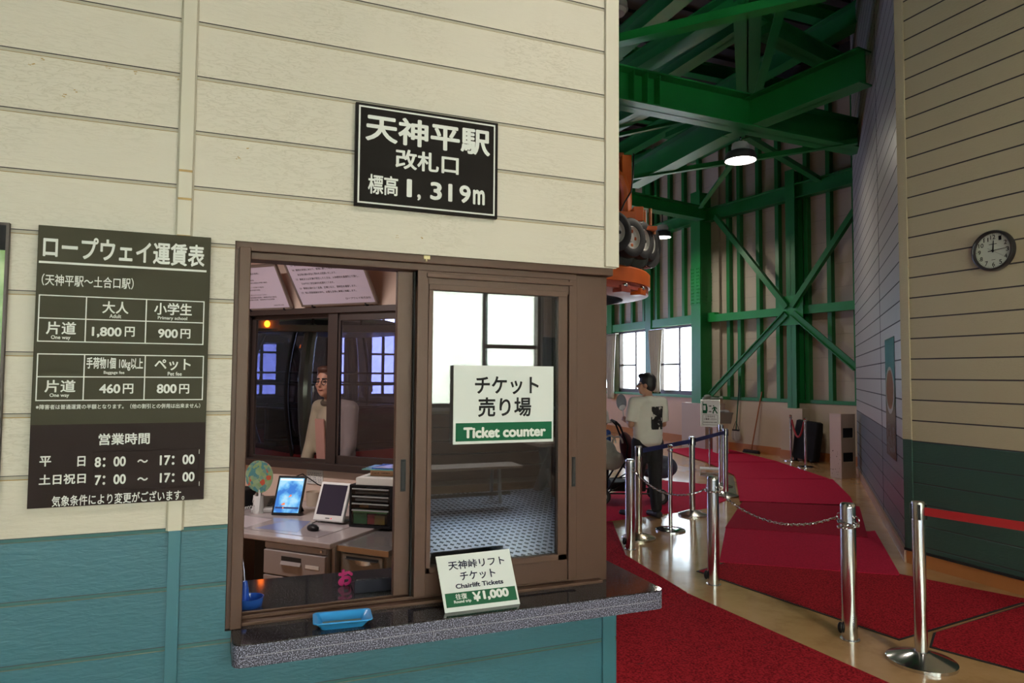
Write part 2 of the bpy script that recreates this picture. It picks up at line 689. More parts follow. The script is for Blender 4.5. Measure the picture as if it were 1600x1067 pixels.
# roof deck with ribs
b = MB().box(XL - .3, 13, YB - .3, YF + .3, ZT, ZT + .2)
for i in range(60):
    y = YB + i * .43
    b.box(XL, 13, y, y + .12, ZT - .06, ZT)
struct(b, 'ceiling', CEILM, smooth=0)


def siding(b, p, d, L, z0, z1, pitch, zref, zsplit, n, holes=()):
    """boards along d from p; materials 0 upper,1 lower,2 groove up,3 groove low,4 stain up,5 stain low,6 dark gap"""
    p, d, n = Vector((p[0], p[1], 0)), Vector((d[0], d[1], 0)).normalized(), Vector((n[0], n[1], 0)).normalized()

    def q(a, z, off): return p + d * a + n * off + Vector((0, 0, z))

    def strip(za, zb, oa, ob, mi):
        for a0, a1 in spans(za, zb):
            b.face([q(a0, za, oa), q(a1, za, oa), q(a1, zb, ob), q(a0, zb, ob)], mi)

    def spans(za, zb):
        zm = (za + zb) / 2
        cut = sorted((h[0], h[1]) for h in holes if h[2] < zm < h[3])
        a, out = 0, []
        for h0, h1 in cut:
            if h0 > a: out.append((a, h0))
            a = max(a, h1)
        if a < L: out.append((a, L))
        return out

    k = math.floor((z0 - zref) / pitch)
    while zref + k * pitch < z1:
        za, zb = zref + k * pitch, zref + (k + 1) * pitch
        up = (za + zb) / 2 > zsplit
        c0, c1 = max(za, z0), min(zb, z1)
        lo, hi = c0 + .0, c1 - .0115
        edges = sorted({lo, hi} | {h[j] for h in holes for j in (2, 3) if lo < h[j] < hi})
        for e0, e1 in zip(edges, edges[1:]):
            strip(e0 + (.002 if e0 == lo else 0), e1, 0, 0, 0 if up else 1)
        upn = (zb + .01) > zsplit + .005
        strip(c0, c0 + .002, -.0, -.0, 6)                       # shadow line under the board above
        strip(hi, hi + .0022, .0, -.002, 4 if up else 5)          # stained lip
        strip(hi + .0022, c1, -.002, -.002, 2 if up else 3)
        strip(c1 - .0005, c1, -.003, .0, 6)
        k += 1


def shell_box(name, poly, z0, z1, M):
    return struct(MB().prism(poly, z0, z1), name, M, smooth=0)


# ---- booth wall (front)
b = MB()
x0 = -4.2
siding(b, (x0, YW), (1, 0), XC - x0, 0.0, 4.6, .172, 1.188, 1.18, (0, -1), holes=[(-.017 - x0, XC - x0, .868, 2.062), (.001 - x0, XC - x0, .80, .868)])
struct(b, 'wall_front', [CREAM, TEAL, GROOVE, GROOVET, RUST, RUSTT, DARKGAP], smooth=0)
b = MB()
b.box(x0, -.02, YW + .004, YW + .10, 0, 4.6)
b.box(-.02, .001, YW + .004, YW + .10, .80, .866)
b.box(-.02, 1.33, YW + .004, YW + .10, 2.075, 4.6)
b.box(-.02, 1.325, YW + .004, YW + .10, 0, .80)
struct(b, 'wall_front_core', BRONZE_D, smooth=0)
b = MB()
b.box(-.180, -.143, YW - .014, YW + .003, 1.183, 4.6, 0)
b.box(-.178, -.145, YW - .013, YW + .003, 0, 1.183, 1)
b.box(-.186, -.180, YW - .006, YW + .003, 1.183, 4.6, 2)
b.box(-.143, -.138, YW - .006, YW + .003, 1.183, 4.6, 2)
for z, w in ((2.258, .012), (2.172, .012), (2.056, .016)):
    b.box(-.1805, -.1425, YW - .0146, YW - .013, z, z + w * .6, 3)
struct(b, 'trim_1', [TRIMC, TRIMT, GROOVE, mat('tape_residue', (.42, .28, .12), .7)], smooth=0, bevel=.002)
b = MB()
b.box(XC - .052, XC + .006, YW - .012, YW + .10, 2.066, 4.6, 0)
struct(b, 'trim_2', [TRIMC], smooth=0, bevel=.002)
b = MB()
b.box(1.283, 1.334, YW - .008, YW + .10, 0, .80, 0)
struct(b, 'trim_3', [TRIMT], smooth=0, bevel=.002)
# little scuffs where old notices were taped
b = MB()
random.seed(3)
SC_PX = [(168, 107), (212, 114), (276, 124), (98, 150), (117, 143), (48, 100), (64, 93), (387, 232), (372, 247), (660, 372), (620, 370)]
for px, py in SC_PX:
    c = onY(px, py, YW)
    for k in range(5):
        dx, dz, w = random.uniform(-.006, .006), random.uniform(-.005, .005), random.uniform(.001, .004)
        b.face([(c.x + dx, YW - .0006, c.z + dz), (c.x + dx + w * 1.4, YW - .0006, c.z + dz + .0008), (c.x + dx + w, YW - .0006, c.z + dz + w), (c.x + dx - .001, YW - .0006, c.z + dz + w * .7)])
o = tag(b.build('tape_scuff', mat('tape_residue', (.42, .28, .12), .7), smooth=0), 'brown scraps of old tape stuck about the cream booth wall', 'tape', kind='stuff')

# ---- booth side, back, ceiling
S2 = math.sqrt(.5)
E1, E2 = Vector((S2, -S2, 0)), Vector((S2, S2, 0))      # along / into the booth's angled back wall
BB = 4.15                                                  # its distance
BM = Matrix((E1, E2, Vector((0, 0, 1)))).transposed().to_4x4()


def onB(px, py, bb=BB):
    p = hit(px, py, E2 * bb, E2)
    return p.dot(E1), p.z


struct(MB().prism([(1.325, YW + .1), (1.325, 2.75), (1.95, 3.75), (1.95, 4.0), (1.87, 4.0), (1.87, 3.78), (1.25, 2.78), (1.25, YW + .1)], 0, 4.6), 'wall_booth_side', TRIMC, smooth=0)
struct(MB().box(-2.1, -2.0, YW + .10, 8.0, 0, 2.9), 'wall_booth_left', PINKWALL, smooth=0)
b = MB()
b.prism([(-2.1, YW + .1), (1.3, YW + .1), (1.3, 2.75), (1.93, 3.75), (1.93, 4.0), (-2.1, 8.1)], 2.78, 2.9)
struct(b, 'ceiling_booth', PINKWALL, smooth=0)
wl = onB(384, 490)
wr = (onB(628, 473)[0] + .12, 0)
a0, a1 = wl[0] - .02, wr[0]
A_END = -1.32
zs, zh = onB(470, 731)[1], onB(500, 481)[1]
b = MB()
for (x_0, x_1, z_0, z_1) in ((-7.2, a0, 0, 2.78), (a1, A_END, 0, 2.78), (a0, a1, 0, zs), (a0, a1, zh, 2.78)):
    b.box(x_0, x_1, BB, BB + .10, z_0, z_1, 0, BM)
struct(b, 'wall_booth_back', PINKWALL, smooth=0)

# ---- inner booth window to the platform
wn = struct(MB().box(a0, a1, BB - .03, BB + .10, zh - .045, zh, 0, BM).box(a0, a1, BB - .05, BB + .10, zs, zs + .05, 0, BM)
            .box(a0, a0 + .05, BB - .03, BB + .10, zs, zh, 0, BM).box(a1 - .05, a1, BB - .03, BB + .10, zs, zh, 0, BM), 'window_2', BRONZE_D, smooth=0, bevel=.003)
s0 = onB(512, 600)[0]
s1 = onB(527, 600)[0]
b = MB()
b.box(s0, s1, BB - .01, BB + .025, zs + .04, zh - .04, 0, BM)
b.box(s1, a1 - .04, BB + .0, BB + .025, zs + .04, zs + .11, 0, BM)
b.box(s1, a1 - .04, BB + .0, BB + .025, zh - .10, zh - .04, 0, BM)
b.box(s1, s1 + .02, BB + .0, BB + .025, zs + .04, zh - .04, 0, BM)
b.box(a1 - .08, a1 - .04, BB + .0, BB + .025, zs + .04, zh - .04, 0, BM)
b.build('sliding_sash', BRONZE_D, wn, 0, .002)
MB().box(s1 + .02, a1 - .08, BB + .008, BB + .013, zs + .1, zh - .09, 0, BM).build('pane', GLASSP, wn, 0)
b = MB()
b.box(a0 + .05, a0 + .10, BB + .03, BB + .055, zs + .04, zh - .04, 0, BM)
b.box(a0 + .05, a0 + .065, BB + .0, BB + .025, zs + .04, zh - .04, 0, BM)
b.box(a0 + .05, s1, BB + .03, BB + .055, zs + .04, zs + .07, 0, BM)
b.box(a0 + .05, s1, BB + .03, BB + .055, zh - .075, zh - .04, 0, BM)
b.build('sliding_sash', BRONZE_D, wn, 0, .002)

# ---- counter window (front)
YG = 2.345
wf = struct(MB().box(-.017, XC - .006, YW + .012, YW + .10, 2.035, 2.068).box(-.017, .030, YW + .01, YW + .13, .87, 2.04)
            .box(1.19, 1.332, YW + .05, YW + .13, .87, 2.036).box(-.017, 1.30, YW + .02, YW + .13, .868, .880).box(0, 1.2, YW + .05, YW + .058, .88, .892)
            .box(0, 1.2, YW + .085, YW + .093, .88, .892).box(.03, 1.19, YW + .03, YW + .11, 2.012, 2.036).box(-.004, .03, YW - .002, YW + .03, .87, 2.045), 'window_1', BRONZE, smooth=0, bevel=.0025)
# the closed right-hand unit
b = MB()
b.box(.572, .612, YW + .028, YW + .065, .892, 2.012)
b.box(1.158, 1.192, YW + .028, YW + .065, .892, 2.012)
b.box(.572, 1.192, YW + .032, YW + .065, 1.955, 2.012)
b.box(.612, 1.158, YW + .036, YW + .065, .892, .975)
b.box(.604, 1.172, YW + .020, YW + .05, 1.988, 2.004)
b.box(.612, 1.150, YW + .024, YW + .05, 1.945, 1.966)
b.box(.612, 1.150, YW + .026, YW + .05, .968, .990)
b.box(.612, .628, YW + .026, YW + .05, .968, 1.966)
b.box(1.112, 1.150, YW + .026, YW + .05, .968, 1.966)
sash = b.build('sliding_sash', BRONZE, wf, 0, .002)
MB().box(.626, 1.115, YW + .040, YW + .045, .985, 1.95).build('pane', GLASSR, wf, 0)
b = MB()
b.box(1.170, 1.185, YW + .0265, YW + .03, 1.235, 1.345, 0)
b.box(1.1735, 1.1815, YW + .025, YW + .03, 1.245, 1.335, 1)
tag(b.build('finger_pull', [BLACKP, BLACKM], wf, 0), 'black finger pull')
# the open sash, slid over behind it
b = MB()
b.box(.512, .566, YW + .075, YW + .105, .892, 2.012)
b.box(1.12, 1.16, YW + .075, YW + .105, .892, 2.012)
b.box(.566, 1.12, YW + .077, YW + .103, 1.955, 2.011)
b.box(.566, 1.12, YW + .077, YW + .103, .893, .965)
b.build('sliding_sash', BRONZE, wf, 0, .002)
MB().box(.56, 1.125, YW + .088, YW + .093, .96, 1.96).build('pane', GLASSR, wf, 0)
b = MB()
b.box(.532, .550, YW + .0735, YW + .077, 1.245, 1.355, 0)
b.box(.536, .546, YW + .072, YW + .077, 1.255, 1.345, 1)
tag(b.build('finger_pull', [BLACKP, BLACKM], wf, 0), 'black finger pull')
MB().box(.5665, .5725, YW + .06, YW + .075, .89, 2.01).build('weather_strip', BLACKM, wf, 0)
b = MB().box(onY(663, 403, YW).x, onY(673, 403, YW).x, YW + .006, YW + .013, 2.048, 2.061).box(.594, .599, YW + .006, YW + .013, 2.040, 2.05)
tag(b.build('hook', mat('cream_plastic', (.72, .62, .34), .4), smooth=0, bevel=.001), 'small cream plastic hook stuck on the brown window head', 'hook')

# ---- corridor walls
b = MB()
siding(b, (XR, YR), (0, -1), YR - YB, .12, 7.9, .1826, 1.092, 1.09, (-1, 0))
struct(b, 'wall_right', [CREAM_DIM, TEAL_DIM, DARKGAP, DARKGAP, GROOVE, GROOVET, DARKGAP], smooth=0)
struct(MB().box(XR + .005, XR + .2, YB, YR, 0, ZT), 'wall_right_core', DARKGAP, smooth=0)
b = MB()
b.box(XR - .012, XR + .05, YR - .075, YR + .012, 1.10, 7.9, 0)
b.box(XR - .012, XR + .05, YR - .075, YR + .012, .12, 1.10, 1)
struct(b, 'trim_4', [CREAM_DIM, TEAL_DIM], smooth=0, bevel=.003)
struct(MB().box(XR - .008, XR + .05, YB, YR, 0, .115).box(XR - .022, XR + .05, YB, YR + .01, .115, .135, 1), 'baseboard_right', [SKIRT_O, EDGE_K], smooth=0)
rd = (RE - Vector((XR, YR)))
RL = rd.length
rd.normalize()
rn = Vector((-rd.y, rd.x))                    # faces the hall
b = MB()
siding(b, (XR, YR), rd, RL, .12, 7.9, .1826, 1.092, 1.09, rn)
struct(b, 'wall_angled', [CREAM_COOL, TEAL_COOL, DARKGAP, DARKGAP, DARKGAP, DARKGAP, DARKGAP], smooth=0)
P0 = Vector((XR, YR))
b = MB()
b.prism([tuple(P0 - rn * .005), tuple(RE - rn * .005), tuple(RE - rn * .2), tuple(P0 - rn * .2 + rd * .1)], 0, ZT)
b.prism([tuple(RE - rn * .004), tuple(RE - rn * .2), (11.3, 8.6), (11.3, 9.0)], 0, ZT)
struct(b, 'wall_angled_core', DARKGAP, smooth=0)
b = MB()
b.prism([tuple(P0 + rn * .02), tuple(RE + rn * .02), tuple(RE - rn * .01), tuple(P0 - rn * .01)], 0, .115)
struct(b, 'baseboard_angled', mat('pink_skirting', (.42, .25, .18), .35), smooth=0)
jp = (onZ(1378, 800, 0) - Vector((XR, YR, 0))).xy
bj = hit(1379, 700, (XR, YR, 0), (rn.x, rn.y, 0)).xy
struct(MB().prism([tuple(bj + rn * .002 - rd * .012), tuple(bj + rn * .002 + rd * .012), tuple(bj - rn * .003 + rd * .012), tuple(bj - rn * .003 - rd * .012)], .12, 7.9), 'trim_5', DARKGAP, smooth=0)

# braced wall
xd = (XB - XA)
XLN = xd.length
xd.normalize()
xn = Vector((xd.y, -xd.x))
if xn.x > 0: xn = -xn
WPAN = siding_mat('cream_panel', (.50, .45, .37), (.42, .38, .31), .6, .5)
b = MB()
siding(b, XA - xd * .5, xd, XLN + 1.1, 1.12, 7.9, .46, 1.12, 0, xn)
struct(b, 'wall_braced', [WPAN, WPAN, GROOVE, GROOVE, GROOVE, GROOVE, GROOVE], smooth=0)


def xw(a, off, z): return Vector((XA.x + xd.x * a + xn.x * off, XA.y + xd.y * a + xn.y * off, z))


def onXW(px, py, off=0.0):
    p = hit(px, py, (XA.x + xn.x * off, XA.y + xn.y * off, 0), (xn.x, xn.y, 0))
    return (p.xy - XA).dot(xd), p.z


XM = Matrix((Vector((xd.x, xd.y, 0)), Vector((xn.x, xn.y, 0)), Vector((0, 0, 1)))).transposed().to_4x4()
XM.translation = Vector((XA.x, XA.y, 0))
b = MB().box(-.4, XLN + .7, -.25, .10, 0, 1.12, 0, XM)
struct(b, 'wall_braced_plinth', PLASTER, smooth=0)
struct(MB().box(-.4, XLN + .7, -.25, -.006, 1.12, ZT, 0, XM), 'wall_braced_core', DARKGAP, smooth=0)
struct(MB().box(-.4, XLN + .7, .09, .115, 0, .17, 0, XM), 'baseboard_braced', SKIRT_O, smooth=0)
pc = onXW(1243, 600, .2)[0]
struct(MB().box(pc - .26, pc + .26, .05, .34, 0, 1.02, 0, XM).box(pc - .27, pc + .27, .05, .355, 0, .17, 1, XM), 'column_plinth', [PLASTER, SKIRT_O], smooth=0, bevel=.005)
# steel of the braced wall
zr, zbm = 1.13, onXW(1234, 487, .1)[1]
struct(MB().bar(xw(-.3, .06, zr + .03), xw(XLN + .6, .06, zr + .03), .1, .07), 'beam_sill', GREENP, smooth=0)
struct(MB().ibeam(xw(pc, .18, 1.02), xw(pc, .18, 5.9), .22, .26, .02, 0, (xn.x, xn.y, 0)), 'column_braced', GREENP, smooth=0)
mid_z = zbm
b = MB().bar(xw(-.1, .20, mid_z), xw(pc - .2, .20, mid_z), .10, .17)
struct(b, 'beam_girt', GREENB, smooth=0)
b = MB().bar(xw(pc + .2, .20, mid_z), xw(XLN + .5, .20, mid_z), .10, .17)
struct(b, 'beam_girt', GREENB, smooth=0)
g = .30
b = MB().box(pc - g * .95, pc + g * 1.0, .315, .33, mid_z - g, mid_z + g, 0, XM)
struct(b, 'beam_gusset', GREENB, smooth=0)
ztop = onXW(1234, 300, .2)[1]


def brace(p, q):
    d = (q - p).normalized()
    up = Vector((xn.x, xn.y, 0))
    return MB().bar(p, q, .13, .03, 0, up).bar(p + d.cross(up) * .055, q + d.cross(up) * .055, .02, .10, 0, up)


c0 = xw(pc, .36, mid_z)
for (px, py) in ((1124, 340), (1118, 616), (1343, 329), (1346, 575)):
    a, z = onXW(px, py, .2)
    e = xw(a, .34, z)
    d = (e - c0).normalized()
    struct(brace(c0 + d * .10, e), 'beam_brace', GREENP, smooth=0)
for px in (1140, 1157, 1187, 1217.5, 1263, 1299, 1340):
    a = onXW(px, 560, .08)[0]
    struct(MB().bar(xw(a, .06, 1.16), xw(a, .06, 7.6), .09, .11, 0, (xn.x, xn.y, 0)), 'column_stud', GREENP, smooth=0)
zt2 = onXW(1234, 302, .2)[1]
struct(MB().ibeam(xw(-.5, .18, zt2), xw(XLN + .6, .18, zt2), .2, .30, .02), 'beam_eaves', GREENP, smooth=0)

# wall with the windows
ZS, ZH = 1.19, 2.92
w_spans = []
for pl, pr in ((968, 1011), (1031, 1084)):
    w_spans.append((onX(pr, 600, XW).y, onX(pl, 600, XW).y))
yw0, yw1 = 12.9, 20.0
extra = w_spans[1][1] + (w_spans[0][0] - w_spans[1][1])
w_spans = sorted(w_spans)
wid = w_spans[1][1] - w_spans[1][0]
gapw = w_spans[1][0] - w_spans[0][1]
w_spans.append((w_spans[1][1] + gapw, min(19.8, w_spans[1][1] + gapw + wid)))
b = MB()
siding(b, (XW, yw1), (0, -1), yw1 - yw0, 1.15, 7.9, .46, 1.12, 0, (-1, 0), holes=[(yw1 - s[1], yw1 - s[0], ZS, ZH) for s in w_spans])
struct(b, 'wall_windows', [WPAN, WPAN, GROOVE, GROOVE, GROOVE, GROOVE, GROOVE], smooth=0)
b = MB()
ys = [yw0 + .05] + [v for s in w_spans for v in s] + [yw1 + .2]
for i in range(0, len(ys) - 1, 2): b.box(XW + .004, XW + .11, ys[i], ys[i + 1], 0, ZT)
for s in w_spans: b.box(XW + .004, XW + .11, s[0], s[1], 0, ZS).box(XW + .004, XW + .11, s[0], s[1], ZH, ZT)
struct(b, 'wall_windows_core', WPAN, smooth=0)
PINKP = mat('pinkish_plinth_paint', (.60, .42, .31), .55, var=(1.6, .08))
struct(MB().box(XW - .12, XW + .003, yw0 - .1, yw1, 0, 1.13), 'wall_windows_plinth', PINKP, smooth=0)
struct(MB().box(XW - .135, XW - .11, yw0 - .1, yw1, 0, .20), 'baseboard_windows', SKIRT_O, smooth=0)
struct(MB().box(XW - .16, XW, yw0, yw1, 1.13, 1.19), 'beam_sill', GREENP, smooth=0)
struct(MB().box(XW - .14, XW - .01, yw0, yw1, 2.93, 3.14), 'beam_head', GREENB, smooth=0)
for i, s in enumerate(w_spans):
    W = struct(MB().box(XW - .02, XW + .1, s[0], s[1], ZS, ZS + .10).box(XW - .02, XW + .1, s[0], s[1], ZH - .05, ZH)
               .box(XW - .02, XW + .1, s[0], s[0] + .06, ZS, ZH).box(XW - .02, XW + .1, s[1] - .06, s[1], ZS, ZH), 'window_%d' % (i + 3), BRONZE_D, smooth=0)
    mid = s[0] + (s[1] - s[0]) * .42
    b = MB().box(XW + .02, XW + .05, mid - .03, mid + .03, ZS + .1, ZH - .05).box(XW + .02, XW + .05, mid, s[1] - .06, 1.93, 1.98)
    b.build('sliding_sash', BRONZE_D, W, 0)
    MB().box(XW + .033, XW + .037, s[0] + .06, s[1] - .06, ZS + .1, ZH - .05).build('pane', GLASS, W, 0)
    portal('window_portal', (XW + .21, (s[0] + s[1]) / 2, (ZS + ZH) / 2), (-1, 0, 0), s[1] - s[0], ZH - ZS)
for y in (13.55, 14.15, 14.75, 15.35, 15.95, 16.55, 17.15, 17.75, 18.35, 18.95):
    struct(MB().box(XW - .10, XW - .005, y - .05, y + .05, 3.14, 7.8), 'column_stud', GREENP, smooth=0)
for s in (w_spans[0][1] + gapw / 2, w_spans[1][1] + gapw / 2):
    struct(MB().box(XW - .17, XW - .14, s - .13, s + .13, 1.19, 7.8).box(XW - .14, XW - .005, s - .02, s + .02, 1.19, 7.8), 'column_window', GREENP, smooth=0)
# far wall of the platform hall, with its band of windows
b = MB()
fw_ = [(-5.6, -3.6), (-3.3, -1.3), (.15, 1.05), (2.35, 2.9), (3.55, 4.35), (5.9, 7.9)]
xs = [XL - .2] + [v for s in fw_ for v in s] + [XW + .2]
for i in range(0, len(xs) - 1, 2): b.box(xs[i], xs[i + 1], YF, YF + .2, 0, ZT)
for s in fw_: b.box(s[0], s[1], YF, YF + .2, 0, 1.0).box(s[0], s[1], YF, YF + .2, 3.6, ZT)
struct(b, 'wall_far', WPAN, smooth=0)
for i, s in enumerate(fw_):
    W = struct(MB().box(s[0], s[1], YF - .02, YF + .1, 1.0, 1.08).box(s[0], s[1], YF - .02, YF + .1, 3.52, 3.6).box(s[0], s[0] + .07, YF - .02, YF + .1, 1.0, 3.6)
               .box(s[1] - .07, s[1], YF - .02, YF + .1, 1.0, 3.6).box((s[0] + s[1]) / 2 - .04, (s[0] + s[1]) / 2 + .04, YF, YF + .06, 1.0, 3.6).box(s[0], s[1], YF, YF + .06, 2.2, 2.26), 'window_%d' % (i + 7), BRONZE_D, smooth=0)
    MB().box(s[0] + .07, s[1] - .07, YF + .02, YF + .024, 1.08, 3.52).build('pane', GLASSF, W, 0)
    portal('window_portal', ((s[0] + s[1]) / 2, YF + .21, 2.3), (0, -1, 0), s[1] - s[0], 2.6)
struct(MB().box(XL - .2, XL, YB, YF, 0, ZT), 'wall_left', WPAN, smooth=0)

# wall behind the camera: window band looking out on a green slope
bw = [(-5.6, -3.8), (-3.55, -1.75), (-1.5, .3), (.55, 2.35), (2.62, 4.42)]
ZB0, ZB1 = 1.16, 3.25
b = MB()
xs = [XL - .2] + [v for s in bw for v in s] + [XR + .1]
for i in range(0, len(xs) - 1, 2): b.box(xs[i], xs[i + 1], YB - .2, YB, 0, ZT)
for s in bw: b.box(s[0], s[1], YB - .2, YB, 0, ZB0).box(s[0], s[1], YB - .2, YB, ZB1, ZT)
struct(b, 'wall_back', WPAN, smooth=0)
for i, s in enumerate(bw):
    mx_ = (s[0] + s[1]) / 2
    W = struct(MB().box(s[0], s[1], YB - .12, YB + .03, ZB0, ZB0 + .06).box(s[0], s[1], YB - .12, YB + .03, ZB1 - .06, ZB1).box(s[0], s[0] + .05, YB - .12, YB + .03, ZB0, ZB1)
               .box(s[1] - .05, s[1], YB - .12, YB + .03, ZB0, ZB1).box(mx_ - .035, mx_ + .035, YB - .09, YB - .04, ZB0, ZB1).box(mx_, s[1], YB - .09, YB - .05, 2.06, 2.12), 'window_%d' % (i + 14), BRONZE_D, smooth=0)
    MB().box(s[0] + .05, s[1] - .05, YB - .07, YB - .066, ZB0 + .06, ZB1 - .06).build('pane', GLASS, W, 0)
    portal('window_portal', (mx_, YB - .21, (ZB0 + ZB1) / 2), (0, 1, 0), 1.8, ZB1 - ZB0)
struct(MB().box(XL, XR, YB, YB + .10, ZB0 - .05, ZB0), 'trim_6', WHITEP, smooth=0)
b = MB()
for i in range(5): b.box(XL, XR, YB, YB + .05, .08 + i * .2, .26 + i * .2)
struct(b, 'trim_7', WOODD, smooth=0, bevel=.004)
HILL = mat('grass_slope', (.455, .465, .375), .9, var=(1.2, .35))
b = MB()
N_ = 24
vs = [[Vector((-40 + 80 * i / N_, YB - 3 - 40 * j / N_, -1.2 + .55 * 40 * j / N_ + .5 * math.sin(i * .9) * math.cos(j * .7))) for i in range(N_ + 1)] for j in range(N_ + 1)]
for j in range(N_):
    for i in range(N_): b.face([vs[j][i], vs[j][i + 1], vs[j + 1][i + 1], vs[j + 1][i]])
struct(b, 'terrain_hill', HILL)


# ================================================================== LAMPS
def high_bay(name, label, c, r, power, col=(1.0, .90, .74)):
    t = thing(name, label, 'ceiling lamp', c, 0, None)
    MB().lathe([(.03, .17), (.10, .17), (.13, .12), (.13, .06), (.06, .04), (.06, .02)], n=24).build('driver_housing', mat('lamp_grey', (.50, .50, .54), .5), t)
    b = MB().lathe([(.07, .04), (r * .9, .02), (r, -.05), (r * 1.02, -.10), (r * .97, -.10), (r * .93, -.04), (.05, .0)], n=36)
    b.build('reflector', mat('lamp_reflector', (.05, .05, .055), .4), t)
    tag(MB().lathe([(0.001, -.075), (r * .93, -.075), (r * .93, -.08), (0.001, -.08)], n=36).build('diffuser', mat('lamp_glow', (1, 1, 1), .5, emit=(1, .97, .9), estr=7), t), 'glowing white diffuser')
    MB().tube([(0, 0, .17), (.02, 0, .21), (0, 0, .25), (-.02, 0, .21), (0, 0, .17)], .008).build('hanger', STEEL_B, t)
    MB().cyl((0, 0, .24), (0, 0, .55), .012).build('rod', BLACKM, t)
    l = bpy.data.lights.new('lamp_light', 'AREA')
    l.shape, l.size, l.energy, l.color = 'DISK', r * 1.8, power, col
    o = bpy.data.objects.new('lamp_light', l)
    COL.objects.link(o)
    o.parent = t
    o.location = (0, 0, -.085)
    return t


pl = atD(1157, 241, 10.2)
high_bay('high_bay_lamp', 'round grey high bay lamp hanging under the crossing green beams', pl, .23, 30)
pl2 = atD(1035, 364, 15.0)
high_bay('high_bay_lamp', 'smaller looking high bay lamp beyond the orange tyre machinery', pl2, .19, 34)
hc = atD(962, 10, 7.6)
t = thing('horn_speaker', 'grey round loudspeaker peeping out at the top of the booth corner', 'loudspeaker', hc)
MB().lathe([(.001, -.10), (.10, -.09), (.13, -.03), (.13, .03), (.09, .09), (.03, .11), (.001, .11)], n=32).build('body', mat('speaker_grey', (.30, .28, .29), .5), t)
MB().torus((0, 0, -.04), .128, .010).build('rim', mat('speaker_rim', (.22, .21, .22), .5), t)
MB().cyl((0, 0, .10), (0, 0, 2.3), .015, n=10).build('rod', BLACKM, t)
high_bay('high_bay_lamp', 'added high bay lamp behind the viewer, unseen, warming the entrance side of the hall', Vector((2.6, -1.2, 5.2)), .23, 95)  # unseen lamp, added to warm the light on this side
l = bpy.data.lights.new('booth_light', 'AREA')
l.shape, l.size, l.size_y, l.energy, l.color = 'RECTANGLE', 1.1, .12, 34, (1, .92, .87)
lo = bpy.data.objects.new('booth_light', l)
COL.objects.link(lo)
bt = thing('ceiling_light', 'slim white tube light on the ticket booth ceiling', 'ceiling light', (-.55, 4.3, 2.78), -PI / 4)
MB().box(-.6, .6, -.09, .09, -.05, 0).build('housing', WHITEP, bt, bevel=.01)
MB().box(-.55, .55, -.06, .06, -.056, -.05).build('diffuser', mat('tube_glow', (1, 1, 1), emit=(1, .95, .88), estr=4), bt)
lo.parent = bt
lo.location = (0, 0, -.06)

# ================================================================== COUNTER
YCF = 2.145
t = thing('granite_counter', 'polished dark speckled granite ticket counter shelf running through the window', 'counter', (.7, 2.3, .80))
out = [(.035, YCF), (1.44, YCF)] + [(1.44 + .03 * math.sin(a), YCF + .03 - .03 * math.cos(a)) for a in (.4, .8, 1.2, PI / 2)] + [(1.47, 2.74), (.002, 2.80), (.002, 2.285)] \
    + [(.035 - .03 * math.cos(a), YCF + .03 - .03 * math.sin(a)) for a in (0, .4, .8, 1.2)]
b = MB().prism(out, .802, .866, 1, 1)
b.build('counter_edge', GRANITE_E, t, 0, .004, True)
b = MB().prism([(x, y) for x, y in out], .8662, .870, 0, 0)
b.build('counter_top', GRANITE, t, 0, .0015, True)
b = MB()
b.box(.04, 1.44, YCF - .0006, YCF + .002, .834, .836)
b.box(.598, .600, YCF - .0006, YCF + .002, .802, .835)
b.build('edge_joint', mat('joint_line', (.26, .26, .32), .5), t, 0, 0, True)

# blue change tray
c = Vector((.322, 2.205, .870))
t = thing('change_tray', 'bright blue plastic change tray lying on the granite counter', 'tray', c, -.09)
BLUE = mat('blue_plastic', (.035, .30, .72), .3)


def rrect(w, h, r, n=5):
    o = []
    for cx, cy, a0_ in ((w / 2 - r, h / 2 - r, 0), (-w / 2 + r, h / 2 - r, PI / 2), (-w / 2 + r, -h / 2 + r, PI), (w / 2 - r, -h / 2 + r, 1.5 * PI)):
        for i in range(n + 1): o.append((cx + r * math.cos(a0_ + PI / 2 * i / n), cy + r * math.sin(a0_ + PI / 2 * i / n)))
    return o


def bowl(rings, b, mi=0):
    R = [[b.bm.verts.new((x, y, z)) for x, y in rrect(w, h, r)] for w, h, r, z in rings]
    for A, B in zip(R, R[1:]):
        for j in range(len(A)): b.bm.faces.new((A[j], A[(j + 1) % len(A)], B[(j + 1) % len(A)], B[j])).material_index = mi
    b.bm.faces.new(R[0][::-1]).material_index = mi
    b.bm.faces.new(R[-1]).material_index = mi


b = MB()
bowl([(.125, .062, .01, 0), (.165, .094, .014, .022), (.178, .106, .016, .024), (.178, .106, .016, .027), (.160, .090, .012, .0255), (.122, .058, .008, .004)], b)
b.build('tray_body', BLUE, t, 40)
tag(MB().prism(rrect(.118, .054, .006), .0042, .0056).build('grip_mat', mat('grey_green_rubber', (.10, .16, .15), .6), t, 0), 'grey ribbed rubber mat')

# ================================================================== SIGNS ON THE BOOTH WALL
def board(name, label, cat, px, Y, thick, mats, bev=.001, body='board'):
    """px: four corners (tl, tr, br, bl) in the photograph; made a true rectangle on the plane"""
    P = [onY(x, y, Y - thick) for x, y in px]
    x0_, x1_ = (P[0].x + P[3].x) / 2, (P[1].x + P[2].x) / 2
    z0_, z1_ = (P[2].z + P[3].z) / 2, (P[0].z + P[1].z) / 2
    t_ = thing(name, label, cat, ((x0_ + x1_) / 2, Y, z0_))
    MB().box(x0_, x1_, Y - thick, Y, z0_, z1_).build(body, mats, t_, 0, bev, True)
    return t_, x0_, x1_, z0_, z1_


